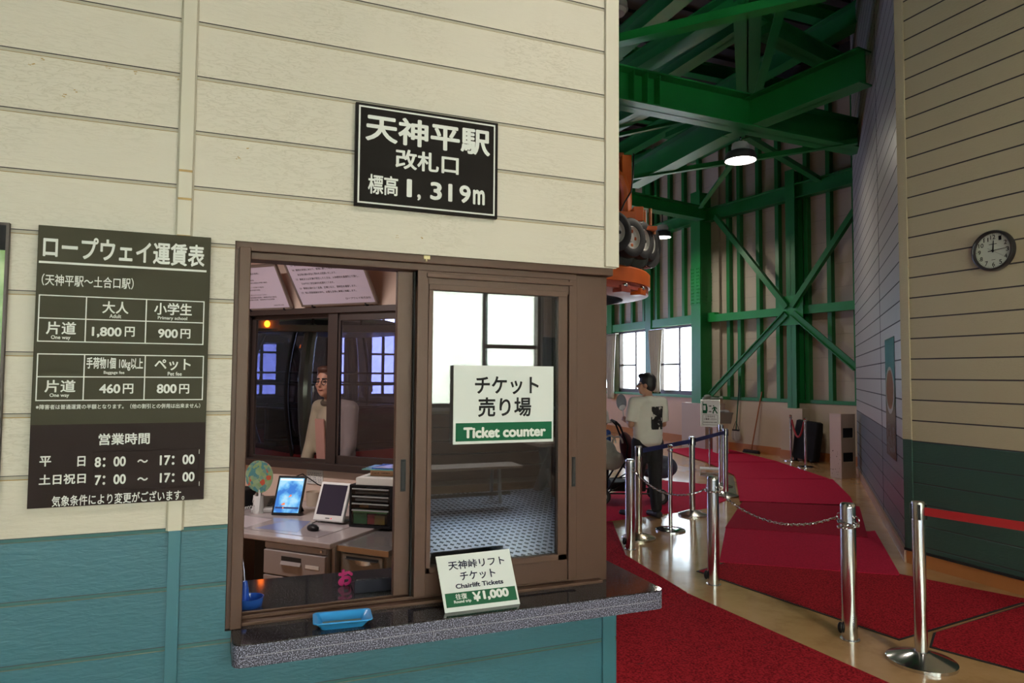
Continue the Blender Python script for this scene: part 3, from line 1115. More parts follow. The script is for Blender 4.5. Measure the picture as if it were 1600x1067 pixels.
# station sign
YS = YW - .018
t, x0_, x1_, z0_, z1_ = board('station_sign', 'black wall sign with white station name and altitude 1,319m', 'sign', ((557.4, 159), (778.4, 192.7), (777, 342.5), (552.6, 319.6)), YW - .002, .016, mat('sign_black', (.011, .0085, .008), .5, 0, .08))
ye = YS - .0008
b = MB()
p, q, r_, s_ = onY(562, 163.5, ye), onY(774.3, 196, ye), onY(772.5, 337.5, ye), onY(557.4, 316, ye)
zt_, zb_ = (p.z + q.z) / 2, (r_.z + s_.z) / 2
xl_, xr_ = (p.x + s_.x) / 2, (q.x + r_.x) / 2
O4 = [(xl_, zb_), (xr_, zb_), (xr_, zt_), (xl_, zt_)]
I4 = [(xl_ + .0055, zb_ + .0055), (xr_ - .0055, zb_ + .0055), (xr_ - .0055, zt_ - .0055), (xl_ + .0055, zt_ - .0055)]
ov, iv = [b.bm.verts.new((x, ye, z)) for x, z in O4], [b.bm.verts.new((x, ye, z)) for x, z in I4]
for i in range(4): b.bm.faces.new((ov[i], ov[(i + 1) % 4], iv[(i + 1) % 4], iv[i]))
tag(b.build('border_line', PRINT_W, t, 0, 0, True), 'white border line')
for row in ([('天神平駅', 571, 766, 189.4, 232, .028)], [('改札口', 617.8, 716.8, 237.7, 268.5, .025)],
            [('標高', 575, 622, 273.7, 304.6, .02)], [('1', 635.5, 643.6, 279.9, 308, .03), (',', 651.9, 657.5, 303.7, 313.4, .03), ('3', 672.2, 690.5, 284.6, 312.7, .03), ('1', 700.4, 706.8, 287.4, 315, .03), ('9', 717.7, 735.5, 289.6, 317.4, .03), ('m', 739, 757.4, 296.8, 320, .03)]):
    b = MB()
    for s_, xa, xb_, ya, yb_, bo in row: wall_text(b, s_, xa, xb_, ya, yb_, ye, bo)
    tag(b.build('lettering', PRINT_W, t, 0, 0, True), 'white lettering')

# fare board
YP = YW - .0148
t, x0_, x1_, z0_, z1_ = board('fare_board', 'tall olive and dark brown ropeway fare board with white tables of prices', 'sign', ((57, 351), (328, 371), (320, 780), (45, 795)), YP, .012, mat('fare_olive', (.050, .046, .030), .5, 0, .12))
ye = YP - .0126
zs_ = onY(190, 661.7, ye).z
tag(MB().box(x0_ + .0005, x1_ - .0005, ye, YP - .011, z0_ + .001, zs_).build('lower_panel', mat('fare_brown', (.020, .0105, .010), .5, 0, .12), t, 0, 0, True), 'dark brown lower panel')
p, q = onY(144, 767, ye), onY(311, 701, ye)
MB().box(p.x, q.x, ye - .003, ye, p.z, q.z).build('time_plate', mat('fare_brown', (.020, .0105, .010), .5, 0, .12), t, 0, .0005, True)
ye2 = ye - .0008


def wt(s, x0, x1, y0, y1, bo=.02, Y=None):
    b_ = MB()
    wall_text(b_, s, x0, x1, y0, y1, ye2 if Y is None else Y, bo)
    tag(b_.build('lettering', PRINT_W, t, 0, 0, True), 'white lettering')


wt('ロープウェイ運賃表', 67, 320, 374.5, 410.5, .025)
b = MB()
wall_line(b, 60.7, 408, 322.6, 424.6, .0062, ye2)
tag(b.build('title_rule', PRINT_W, t, 0, 0, True), 'thick white line')
wt('（天神平駅～土合口駅）', 65, 209, 431, 449, .01)
for L_, R_, T0, T1, M0, M1, B0, B1, va, vb in ((60, 318, 460, 472, 496, 505, 533, 538, 134, 228), (57.5, 317, 551.5, 557.8, 587.5, 590.6, 624.4, 625.3, 131, 226)):
    b = MB()
    tm, bm_ = (T0 + T1) / 2, (B0 + B1) / 2
    zt_, zb_ = (onY(L_, T0, ye2).z + onY(R_, T1, ye2).z) / 2, (onY(L_, B0, ye2).z + onY(R_, B1, ye2).z) / 2
    zm_ = (onY(L_, M0, ye2).z + onY(R_, M1, ye2).z) / 2
    X4 = [onY(x, (tm + bm_) / 2, ye2).x for x in (L_, va, vb, R_)]
    h_ = .0015
    xs_ = [v for x in X4 for v in (x - h_, x + h_)]
    zs4 = [v for z in (zb_, zm_, zt_) for v in (z - h_, z + h_)]
    G = [[b.bm.verts.new((x, ye2, z)) for z in zs4] for x in xs_]
    for i in range(7):
        for j in range(5):
            if i % 2 == 0 or j % 2 == 0: b.bm.faces.new((G[i][j], G[i + 1][j], G[i + 1][j + 1], G[i][j + 1]))
    tag(b.build('table_rule', PRINT_W, t, 0, 0, True), 'white table lines')
for s_, *bx in (('大人', 160, 201, 471, 490), ('Adult', 171, 189.5, 491, 497, .015), ('小学生', 241, 300, 473.5, 492.5), ('Primary school', 246.5, 292.5, 494.5, 501, .015),
                ('片道', 72, 119, 502.5, 522.5), ('One way', 79.6, 110, 524, 531.5, .02), ('1,800', 143.5, 190, 511, 527.5, .03), ('円', 195, 210.5, 510.5, 526), ('900', 247, 278, 514, 528, .03), ('円', 282, 297.5, 514, 529),
                ('手荷物1個 10kg以上', 135, 223.6, 558.5, 579, .025), ('Baggage fee', 162, 194.4, 579.5, 585.5, .015), ('ペット', 241.6, 298, 560.5, 578.5), ('Pet fee', 262, 284, 581, 587, .015),
                ('片道', 69.7, 118, 593.5, 613), ('One way', 77.4, 108, 614.5, 621.7, .02), ('460', 155, 188, 600, 614.5, .03), ('円', 192, 208.3, 599.5, 615), ('800', 245, 276, 600, 614.5, .03), ('円', 280, 295.6, 600, 615),
                ('※障害者は普通運賃の半額となります。（他の割引との併用は出来ません）', 56, 312.7, 631, 638.6, .012), ('営業時間', 154, 234, 676.6, 694.6),
                ('平', 61.6, 80, 712.6, 728.8), ('日', 121, 133.5, 712.6, 728.5), ('土日祝日', 60.7, 134, 740.5, 756.6), ('気象条件により変更がございます。', 81, 288, 769.7, 786.5, .012)):
    wt(s_, *bx)
y3 = ye - .0038
for s_, *bx in (('8：00', 148, 196.6, 713.4, 729.2), ('～', 214.6, 231, 717.5, 723), ('17：00', 249.7, 304, 710.5, 726), ('7：00', 148, 196.6, 741.4, 757), ('～', 214.6, 231, 745.5, 751), ('17：00', 249.7, 304, 738, 753)):
    wt(s_, *bx, .03, y3)
for y_ in (702, 752):
    b = MB()
    wall_line(b, 311.3, y_, 311.2, y_ + 7, .0016, y3)
    tag(b.build('corner_mark', PRINT_W, t, 0, 0, True), 'small white tick')

# landscape poster cut by the left edge
def poster_mat():
    M = mat('landscape_print', (.1, .2, .05), .25)
    N, L, bb_ = nodes(M)
    tc = N.new('ShaderNodeTexCoord')
    n = N.new('ShaderNodeTexNoise')
    n.inputs['Scale'].default_value = 4
    n.inputs['Detail'].default_value = 6
    L.new(tc.outputs['Object'], n.inputs['Vector'])
    r = ramp(N, [(.3, (.02, .05, .015)), (.5, (.12, .26, .05)), (.7, (.42, .52, .25))])
    L.new(n.outputs[0], r.inputs[0])
    L.new(r.outputs[0], bb_.inputs['Base Color'])
    return M


t = thing('landscape_poster', 'framed green mountain landscape poster cut off at the left border', 'poster', (-.85, YW, 1.25))
MB().box(-1.2, -.598, YW - .014, YW - .001, 1.19, 2.063).build('frame', BRONZE_D, t, 0, .002, True)
b = MB().box(-1.19, -.606, YW - .0150, YW - .0135, 1.2, 1.985, 0).box(-1.19, -.606, YW - .0150, YW - .0135, 1.985, 2.055, 1)
b.build('print', [poster_mat(), PRINT_K], t, 0, 0, True)

# ticket counter sign on the glass
YT = YW + .022
t, x0_, x1_, z0_, z1_ = board('ticket_counter_sign', 'white sign with green band reading Ticket counter on the window pane', 'sign', ((708, 571.6), (864.8, 571.5), (864.8, 688), (708.7, 696.3)), YT, .004, SIGNWHITE)
MB().box(x0_ + .05, x1_ - .05, YT, YW + .041, z0_ + .05, z1_ - .05).build('adhesive_pad', WHITEP, t, 0, 0, True)
ye = YT - .0048
p, q = onY(711.8, 690.5, ye), onY(862, 658, ye)
zb_ = (onY(711.8, 691.6, ye).z + onY(862, 684, ye).z) / 2
zt_ = (onY(711.8, 662, ye).z + onY(862, 657.6, ye).z) / 2
tag(MB().box(p.x, q.x, ye, YT - .0042, zb_, zt_).build('green_band', PRINT_G, t, 0, 0, True), 'dark green band')
b = MB()
wall_text(b, 'チケット', 742, 841.7, 588, 616, ye, .022)
wall_text(b, '売り場', 747, 830, 620.5, 651, ye, .022)
b.build('lettering', PRINT_K, t, 0, 0, True)
b = MB()
wall_text(b, 'Ticket counter', 724, 852.8, 666.3, 683.2, ye - .0006, .045)
tag(b.build('lettering', PRINT_W, t, 0, 0, True), 'white English words')

# chairlift ticket price card leaning on the sash
bl, br = onZ(695.9, 958.5, .8705), onZ(812.2, 942.8, .8705)
bl.y = br.y = (bl.y + br.y) / 2
tl, tr = onY(680.7, 869.7, YW + .012), onY(795.4, 857.3, YW + .012)
t = thing('chairlift_price_card', 'white price card for chairlift tickets leaning on the window above the granite', 'sign', tuple((bl + br) / 2))


def uvc(u, v, off=0.0):
    p_ = tl + (tr - tl) * u
    q_ = bl + (br - bl) * u
    n_ = (tr - tl).cross(bl - tl).normalized()
    if n_.y > 0: n_ = -n_
    return p_ + (q_ - p_) * v + n_ * off


b = MB()
cs = [uvc(u, v) for u, v in ((0, 0), (1, 0), (1, 1), (0, 1))]
cb = [uvc(u, v, -.004) for u, v in ((0, 0), (1, 0), (1, 1), (0, 1))]
b.face(cs)
b.face(cb[::-1])
for i in range(4): b.face([cs[i], cs[(i + 1) % 4], cb[(i + 1) % 4], cb[i]])
b.build('board', SIGNWHITE, t, 0, 0, True)
b = MB()
b.face([uvc(u, v, .0005) for u, v in ((.035, .675), (.975, .68), (.975, .925), (.03, .92))])
tag(b.build('green_band', PRINT_G, t, 0, 0, True), 'dark green band')
for s_, u0, u1, v0, v1, bo, mm in (('天神峠リフト', .14, .90, .115, .275, .018, PRINT_N), ('チケット', .27, .745, .325, .485, .018, PRINT_N), ('Chairlift Tickets', .19, .83, .53, .615, .03, PRINT_N),
                                   ('往復', .165, .315, .70, .80, .015, PRINT_W), ('Round trip', .135, .36, .81, .875, .03, PRINT_W), ('￥', .385, .50, .70, .87, .04, PRINT_W), ('1,000', .525, .875, .695, .87, .055, PRINT_W)):
    b = MB()
    letters(b, s_, u0, u1, 1 - v1, 1 - v0, lambda u, v: uvc(u, 1 - v, .0009 if mm is PRINT_N else .0012), bo)
    b.build('lettering', mm, t, 0, 0, True)

# pink character sticker standing on the counter inside
MAG = mat('magenta_print', (.42, .004, .13), .4)
b = MB()
wall_text(b, 'お', 528.5, 551.5, 886, 912, 2.60, .05)
g_ = bmesh.ops.extrude_face_region(b.bm, geom=b.bm.faces[:])
for v in [e for e in g_['geom'] if isinstance(e, bmesh.types.BMVert)]: v.co.y += .004
zmin = min(v.co.z for v in b.bm.verts)
o = tag(b.build('cut_letter', MAG, None, 0), 'magenta cut out hiragana letter standing on the inner counter edge', 'letter')
o.location.z = .870 - zmin

# calculator on the inner counter
p = onZ(585, 920, .87)
t = thing('calculator', 'black sloping desk calculator lying on the inner granite counter', 'calculator', (p.x, p.y + .02, .87), -.05)
b = MB()
W_ = .075
b.prism([(-.055, 0), (.055, 0), (.055, .012), (-.055, .045)], -W_, W_, 0, 0, Matrix(((0, 0, 1, 0), (1, 0, 0, 0), (0, 1, 0, 0), (0, 0, 0, 1))))
b.build('case', mat('calculator_case', (.02, .02, .035), .35, 0, .25), t, 0, .003)
b = MB()
Mt = Matrix.Translation((0, 0, .0295)) @ Matrix.Rotation(-.29, 4, 'X')
for i in range(5):
    for j in range(3): b.box(-.06 + i * .024, -.042 + i * .024, .0 + j * .014 - .02, .010 + j * .014 - .02, .0, .003, 0, Mt)
b.build('keys', mat('calculator_keys', (.16, .16, .18), .4), t, 0)

# blue pen stand at the left end
p = onZ(390, 948, .87)
TRB = mat('translucent_blue', (.02, .09, .42), .12, 0, .6)
t = thing('pen_stand', 'translucent blue pen stand with dish beside the window jamb', 'pen stand', (p.x, p.y + .01, .87))
MB().lathe([(.001, 0), (.04, 0), (.045, .03), (.042, .03), (.037, .005), (.001, .005)], n=28).build('dish', TRB, t)
MB().lathe([(.015, .004), (.012, .06), (.007, .085), (.001, .088)], (-.016, -.006, 0), 20).build('socket', mat('solid_blue', (.015, .08, .50), .3), t)
tag(MB().tube([(-.016, -.006, .07), (-.020, -.005, .12), (-.032, -.004, .20)], .0022).build('cord', STEEL, t), 'thin grey pen cord')

# ================================================================== THE DESK
def frame(a, bb_, z, name, label, cat, rz=0, group=None):
    p_ = E1 * a + E2 * bb_
    return thing(name, label, cat, (p_.x, p_.y, z), -PI / 4 + rz, group)


DZ = .70
aR, bF = -2.445, 3.17
aL = -3.9
t = frame(aR, bF, 0, 'office_desk', 'pale grey steel office desk with drawer pedestal under the booth window', 'desk')
D_ = BB - .01 - bF
b = MB().box(aL - aR, 0, -.01, D_, DZ - .032, DZ)
b.build('desk_top', GREYD2, t, 0, .006)
p0, p1 = onB(413, 860, bF)[0] - aR, onB(510, 870, bF)[0] - aR
MB().box(p0, p1, .012, D_ - .1, .05, DZ - .032).build('pedestal_body', GREYD, t, 0, .003)
MB().box(p0 - .5, p0, .45, .47, .0, DZ - .03).build('modesty_panel', BLACKM, t, 0)
MB().box(-.02, 0, .03, D_ - .05, 0, DZ - .03).build('side_panel', GREYD, t, 0)
MB().box(aL - aR, aL - aR + .03, .03, D_ - .05, 0, DZ - .03).build('side_panel', GREYD, t, 0)
MB().box(p0 + .004, p1 - .004, .0, .02, .632, .664).build('pen_tray_front', GREYD, t, 0, .002)


def drawer(zlo, zhi):
    d = MB().box(p0 + .003, p1 - .003, -.008, .02, zlo, zhi).build('drawer', GREYD, t, 0, .004)
    w = p1 - p0
    h0, h1 = p0 + w * .30, p0 + w * .62
    zc = zhi - (zhi - zlo) * .42 if zhi - zlo < .17 else zhi - .055
    b_ = MB()
    b_.box(h0, h1, -.0088, -.007, zc, zc + .032, 1)
    b_.prism([(-.009, -.016), (-.020, -.013), (-.009, .006)], h0, h1, 0, 0, Matrix(((0, 0, 1, 0), (1, 0, 0, 0), (0, 1, 0, zc), (0, 0, 0, 1))))
    b_.build('handle', [GREYD, BLACKM], d, 0)
    return d


d1 = drawer(.485, .622)
drawer(.12, .478)
w = p1 - p0
MB().box(p0 + w * .69, p0 + w * .90, -.0098, -.007, .545, .565).build('label_holder', WHITEP, d1, 0)
MB().cyl((p1 - .03, -.01, .648), (p1 - .03, .0, .648), .007).build('lock', STEEL_B, t)
# clear desk mat with papers showing
t = frame(-3.05, 3.6, DZ, 'desk_mat', 'clear plastic desk mat with a blue leaflet under it on the grey desk', 'desk mat')
MB().box(-.75, .45, -.36, -.03, 0, .002).build('sheet', mat('desk_mat_film', (.30, .26, .27), .12, 0, .6), t, 0)
b = MB().prism([(-.06, -.32), (.25, -.30), (.12, -.02), (-.02, -.05)], .0021, .0026, 0)
b.build('leaflet', mat('leaflet_blue', (.17, .19, .34), .25), t, 0)
MB().prism([(-.70, -.30), (-.12, -.33), (-.14, -.08), (-.62, -.06)], .0021, .0026, 0).build('paper_sheet', mat('paper_mauve', (.42, .36, .38), .3), t, 0)

# right-hand cabinet
cl0, cr0 = -2.43, onB(603, 860, 3.22)[0]
wC = cr0 - cl0
t = frame(cl0, 3.22, 0, 'drawer_cabinet', 'olive grey two drawer cabinet with brown edged top beside the desk', 'cabinet')
CZ = .685
MB().box(0, wC, .012, .70, .03, CZ - .035).build('body', GREYC, t, 0, .004)
tp = MB().box(-.01, wC + .02, -.005, .80, CZ - .034, CZ).build('top', mat('cabinet_top', (.13, .12, .12), .18), t, 0, .003)
tag(MB().box(-.011, wC + .021, -.008, -.004, CZ - .034, CZ - .003).build('edge_band', mat('brown_edging', (.30, .17, .085), .5), tp, 0), 'brown wooden edge band')


def cdrawer(zlo, zhi):
    d = MB().box(.022, wC - .022, -.002, .02, zlo, zhi).build('drawer', GREYC, t, 0, .002)
    b_ = MB()
    n = 18
    L_, R_ = .05, wC - .045
    pts = [(L_ + (R_ - L_) * i / n, zhi - .012 - .032 * math.sin(PI * i / n) - .006) for i in range(n + 1)]
    for (xa, za), (xb_, zb_) in zip(pts, pts[1:]):
        zt_ = zhi - .012
        b_.face([(xa, -.003, zt_), (xb_, -.003, zt_), (xb_, -.003, zt_ - .012), (xa, -.003, zt_ - .012)], 1)
        b_.face([(xa, -.022, zt_ - .012), (xb_, -.022, zt_ - .012), (xb_, -.003, zb_ - .006), (xa, -.003, za - .006)], 0)
        b_.face([(xa, -.003, zt_ - .012), (xb_, -.003, zt_ - .012), (xb_, -.022, zt_ - .012), (xa, -.022, zt_ - .012)], 1)
    b_.build('handle', [STEEL_B, BLACKM], d, 30)


cdrawer(.515, .640)
cdrawer(.10, .500)

# dark shelf beyond the cabinet with a key tag
t = frame(cr0 + .06, 3.25, 0, 'low_shelf', 'dark low shelf with grey top right of the drawer cabinet', 'shelf')
MB().box(0, .32, .25, .60, 0, CZ - .03).build('body', BLACKM, t, 0)
MB().box(-.02, .34, .10, .75, CZ - .03, CZ).build('top', mat('shelf_top', (.14, .13, .135), .2), t, 0, .003)
t = frame(cr0 + .14, 3.47, .42, 'key_tag', 'pale key tag on a ring hanging in the dark beside the cabinet', 'key tag')
MB().box(-.012, .012, -.002, .002, 0, .055, 0, Matrix.Rotation(.4, 4, 'Y')).build('tag', mat('tag_card', (.45, .42, .34), .5), t, 0)
MB().tube([(.012, 0, .055), (-.005, .0, .12), (.0, .03, .16)], .003).build('ring', STEEL, t)


# ================================================================== THINGS ON THE DESK
def ab(px, py, z):
    p_ = onZ(px, py, z)
    return p_.dot(E1), p_.dot(E2)


# tablet
a, bb_ = ab(446, 806, DZ)
t = frame(a, bb_, DZ, 'tablet_computer', 'black tablet showing a blue weather map on a folding stand', 'tablet', .30)
Mt = Matrix.Rotation(-.42, 4, 'X')
MB().box(-.10, .10, -.006, .006, .004, .272, 0, Mt).build('case', BLACKP, t, 0, .004)


def map_mat():
    M = bpy.data.materials.new('weather_map_screen')
    M.use_nodes = True
    N, L = M.node_tree.nodes, M.node_tree.links
    bb2 = N['Principled BSDF']
    tc = N.new('ShaderNodeTexCoord')
    n = N.new('ShaderNodeTexNoise')
    n.inputs['Scale'].default_value = 9
    n.inputs['Detail'].default_value = 3
    L.new(tc.outputs['Object'], n.inputs['Vector'])
    r = ramp(N, [(.38, (.04, .20, .62)), (.47, (.16, .50, .85)), (.55, (.40, .70, .92)), (.70, (.30, .72, .85))])
    L.new(n.outputs[0], r.inputs[0])
    L.new(r.outputs[0], bb2.inputs['Emission Color'])
    bb2.inputs['Emission Strength'].default_value = .9
    bb2.inputs['Base Color'].default_value = (.02, .02, .02, 1)
    bb2.inputs['Roughness'].default_value = .1
    return M


b = MB().box(-.086, .086, -.0068, -.006, .02, .255, 0, Mt)
b.build('screen', map_mat(), t, 0)
b = MB()
b.box(-.080, .082, -.0072, -.0066, .046, .058, 0, Mt)
b.box(-.030, -.022, -.0076, -.007, .047, .057, 1, Mt)
for cx, cz, r_ in ((.012, .135, .006), (.004, .128, .004), (-.025, .078, .007), (-.036, .075, .005)): b.box(cx - r_, cx + r_, -.0074, -.0066, cz - r_, cz + r_, 1, Mt)
b.box(-.08, .08, -.0072, -.0066, .238, .25, 2, Mt)
tag(b.build('map_overlay', [mat('scr_navy', (0, 0, 0), emit=(.01, .03, .12), estr=1), mat('scr_orange', (0, 0, 0), emit=(.9, .2, .05), estr=1), mat('scr_white', (0, 0, 0), emit=(.8, .9, 1), estr=1)], t, 0), 'coloured rain marks and time bar')
MB().bar((-.05, .05, .12), (-.06, .14, .006), .02, .006).bar((.05, .05, .12), (.06, .14, .006), .02, .006).bar((-.06, .14, .006), (.06, .14, .006), .012, .012).build('stand', BLACKP, t, 0)
t2 = frame(0, 0, 0, 'charging_cable', 'black charging cable looping from tablet top to the wall', 'cable')
p1_ = onB(466, 748, 3.86)
q_ = [onB(466, 750, 3.9), onB(472, 742, 3.95), onB(476, 740, 3.98), onB(484, 748, 4.02), onB(497, 757, 4.08), onB(510, 762, 4.14)]
bs = [3.83, 3.90, 3.96, 4.02, 4.08, 4.14]
MB().tube([(q[0], bbq, q[1]) for q, bbq in zip(q_, bs)], .004).build('wire', BLACKP, t2)

# white touch terminal
a, bb_ = ab(512, 818, DZ)
t = frame(a, bb_, DZ, 'touch_terminal', 'white framed touch screen terminal with dark display tilted back', 'monitor', .05)
Mt = Matrix.Rotation(-.38, 4, 'X')
MB().box(-.112, .112, -.012, .014, .012, .262, 0, Mt).build('housing', WHITEP, t, 0, .008)
b = MB().box(-.093, .093, -.0135, -.012, .052, .245, 0, Mt)
b.build('screen', mat('dark_screen', (.010, .009, .016), .10, 0, .4, emit=(.05, .04, .10), estr=.12), t, 0)
b = MB().box(-.02, .012, -.0128, -.0118, .028, .034, 0, Mt).box(.02, .028, -.0128, -.0118, .027, .034, 1, Mt)
b.build('badge', [mat('grey_print', (.1, .1, .1)), mat('red_led', (.5, .02, .05), emit=(1, .05, .1), estr=.6)], t, 0)
MB().box(-.09, .09, .05, .16, 0, .02).box(-.05, .05, .06, .12, .0, .16).build('stand', mat('grey_plastic', (.35, .35, .36), .4), t, 0, .005)

# mouse
a, bb_ = ab(489, 826, DZ + .01)
t = frame(a, bb_, DZ + .0025, 'computer_mouse', 'black computer mouse on the desk mat before the terminal', 'mouse', 1.1)
b = MB().ell((0, 0, .012), (.032, .052, .024))
for v in b.bm.verts: v.co.z = max(v.co.z, 0)
b.build('shell', BLACKP, t)
MB().cyl((-.004, .03, .032), (.004, .03, .032), .006).build('scroll_wheel', mat('grey_plastic', (.35, .35, .36)), t)
MB().tube([(0, .05, .006), (.02, .12, .003), (.10, .2, .003), (.17, .24, .004)], .002).build('cable', BLACKP, t)

# telephone
a, bb_ = ab(421, 797, DZ)
t = frame(a, bb_, DZ, 'desk_telephone', 'light grey desk telephone with coiled cord behind the tablet', 'telephone', .5)
GREYPH = mat('phone_grey', (.46, .45, .45), .4)
b = MB()
b.prism([(-.10, 0), (.10, 0), (.10, .085), (-.10, .028)], -.10, .10, 0, 0, Matrix(((0, 0, 1, 0), (1, 0, 0, 0), (0, 1, 0, 0), (0, 0, 0, 1))))
b.build('base', GREYPH, t, 0, .008)
Mt = Matrix.Translation((.03, 0, .062)) @ Matrix.Rotation(.28, 4, 'X')
b = MB()
for i in range(3):
    for j in range(4): b.box(-.03 + i * .026, -.012 + i * .026, -.07 + j * .028, -.053 + j * .028, 0, .006, 0, Mt)
b.build('keys', mat('phone_keys', (.16, .16, .17), .5), t, 0)
b = MB()
hs = [(-.065, -.11, .075), (-.065, -.08, .10), (-.065, 0, .135), (-.065, .08, .15), (-.065, .115, .135)]
b.tube(hs, [.022, .026, .018, .026, .024], 14)
b.build('handset', GREYPH, t)
co = []
for i in range(140):
    s_ = i / 139
    ang = i * .9
    c_ = Vector((-.07 - .09 * math.sin(s_ * PI), -.13 - .03 * math.sin(s_ * 2 * PI), .02 + .03 * (1 - s_)))
    if s_ > .6: c_.y += (s_ - .6) * .25
    co.append(c_ + Vector((0, .009 * math.cos(ang), .009 * math.sin(ang))))
MB().tube(co, .0028, 6).build('coiled_cord', GREYPH, t)

# round paper fans in a white pot
a, bb_ = ab(401, 803, DZ)
t = frame(a - .015, bb_ + .03, DZ, 'pen_pot', 'white cylindrical pot holding round paper fans beside the telephone', 'pot')
MB().lathe([(.028, 0), (.034, .0), (.034, .12), (.031, .12), (.029, .01), (.001, .01)], n=24).build('cup', WHITEP, t)


def fan_print(i):
    M = mat('fan_print_%d' % i, (.3, .4, .2), .45)
    N, L, bb2 = nodes(M)
    tc = N.new('ShaderNodeTexCoord')
    n = N.new('ShaderNodeTexVoronoi')
    n.inputs['Scale'].default_value = 44 + i
    L.new(tc.outputs['Object'], n.inputs['Vector'])
    r = ramp(N, [(.0, (.45, .08, .04)), (.07, (.45, .08, .04)), (.10, (.20, .30, .13)), (.6, (.26, .36, .20)), (.8, (.06, .20, .22))])
    sp = N.new('ShaderNodeSeparateColor')
    L.new(n.outputs['Color'], sp.inputs[0])
    L.new(sp.outputs[0], r.inputs[0])
    L.new(r.outputs[0], bb2.inputs['Base Color'])
    return M


for i in range(3):
    t = frame(a - .015 + (.022 - .014 * i), bb_ + .005 + .022 * i, DZ + .012, 'paper_fan', ('round paper fan with green and red pictures, front of the pot', 'plain edged round paper fan second behind the patterned one', 'hindmost of the round paper fans in the white pot')[i], 'fan', .35 + .05 * i)
    Mt = Matrix.Rotation(-.06 * i - .02, 4, 'X') @ Matrix.Rotation(.06 - .09 * i, 4, 'Y')
    M2 = Mt @ Matrix(((1, 0, 0, 0), (0, 0, 1, 0), (0, 1, 0, .235), (0, 0, 0, 1)))
    b = MB().prism([(.082 * math.cos(u), .105 * math.sin(u)) for u in [2 * PI * k / 36 for k in range(36)]], -.002, .002, 0, 1, M2)
    b.build('blade', [fan_print(i), mat('fan_rim', (.45, .55, .58), .4)], t, 0)
    MB().bar(Mt @ Vector((0, 0, .0)), Mt @ Vector((0, 0, .15)), .014, .004, 0, (0, 1, 0)).build('handle', WHITEP, t, 0)

# black receipt printer at the left
a, bb_ = ab(384, 798, DZ)
t = frame(a - .13, bb_ + .07, DZ, 'receipt_printer', 'black box shaped receipt printer at the left end of the desk', 'printer')
MB().box(-.10, .11, -.08, .08, 0, .14).build('case', BLACKP, t, 0, .008)
MB().box(-.06, .06, -.085, -.02, .141, .146).build('paper', mat('paper_mauve', (.42, .36, .38), .3), t, 0)
b = MB().prism([(-.10, -.03), (.12, -.05), (.14, .03), (-.08, .05)], 0, .004)
a2, b2_ = ab(384, 789, DZ)
t = frame(a2 - .01, b2_ - .11, DZ + .0025, 'orange_leaflet', 'orange leaflet lying before the black receipt printer', 'leaflet')
b.build('sheet', mat('orange_paper', (.55, .16, .03), .5), t, 0)

# letter drawers
a, bb_ = ab(545, 822, CZ)
a, bb_ = ab(545, 823, DZ)
t = frame(a, bb_, DZ, 'letter_drawer_case', 'black letter case with four clear drawers on the grey cabinet', 'drawer case', .16)
LW, LD, LH = .285, .30, .26
b = MB().box(0, .012, 0, LD, 0, LH).box(LW - .012, LW, 0, LD, 0, LH).box(0, LW, 0, LD, LH - .012, LH).box(0, LW, 0, LD, 0, .014).box(0, LW, LD - .01, LD, 0, LH)
b.build('case', BLACKP, t, 0, .002)
CLEAR = glass_mat('clear_plastic', (.72, .74, .74), 1.45, .08)
zz = [(.018, .112), (.118, .152), (.158, .196), (.202, .243)]
CONT = [((.05, .35, .12), (.02, .16), .03), ((.42, .03, .03), (.10, .155), .03), ((.45, .25, .05), (.155, .235), .03)]
for i, (z0_, z1_) in enumerate(zz):
    d = MB().box(.014, LW - .014, .002, .006, z0_, z1_).box(.014, LW - .014, .006, LD - .02, z0_, z0_ + .003).box(.014, .017, .006, LD - .02, z0_, z1_).box(LW - .017, LW - .014, .006, LD - .02, z0_, z1_).build('drawer', CLEAR, t, 0)
    MB().box(.02, LW - .02, -.006, .003, z1_ - .010, z1_ - .002).build('pull', mat('clear_rim', (.30, .31, .32), .15), d, 0)
    if i == 0:
        b = MB().box(.025, .115, .012, .05, z0_ + .004, z0_ + .07, 0).box(.118, .165, .012, .05, z0_ + .004, z0_ + .062, 1).box(.166, .235, .012, .05, z0_ + .004, z0_ + .058, 2)
        b.box(.02, .25, .010, .045, z0_ + .070, z0_ + .088, 3)
        b.build('contents', [mat('green_card', (.06, .32, .11), .5), mat('red_card', (.50, .03, .03), .5), mat('ochre_card', (.45, .25, .05), .5), mat('lime_bag', (.22, .55, .20), .3)], d, 0)
    elif i == 1: MB().box(.06, .12, .02, .06, z0_ + .004, z0_ + .024, 0).box(.12, .24, .02, .06, z0_ + .004, z0_ + .015, 1).build('contents', [mat('amber_box', (.45, .18, .03), .5), BLACKM], d, 0)
    else: MB().box(.03, .25, .02, .2, z0_ + .004, z0_ + .014).build('contents', mat('grey_papers', (.35, .36, .38), .5), d, 0)
MB().box(LW + .001, LW + .004, .02, .16, .03, .19).build('side_note', mat('note_paper', (.36, .32, .31), .5), t, 0)
LT = t


def on_case(x, y, z, name, label, cat, rz=0):
    p_ = LT.matrix_basis @ Vector((x, y, z))
    return thing(name, label, cat, tuple(p_), -PI / 4 + .16 + rz)


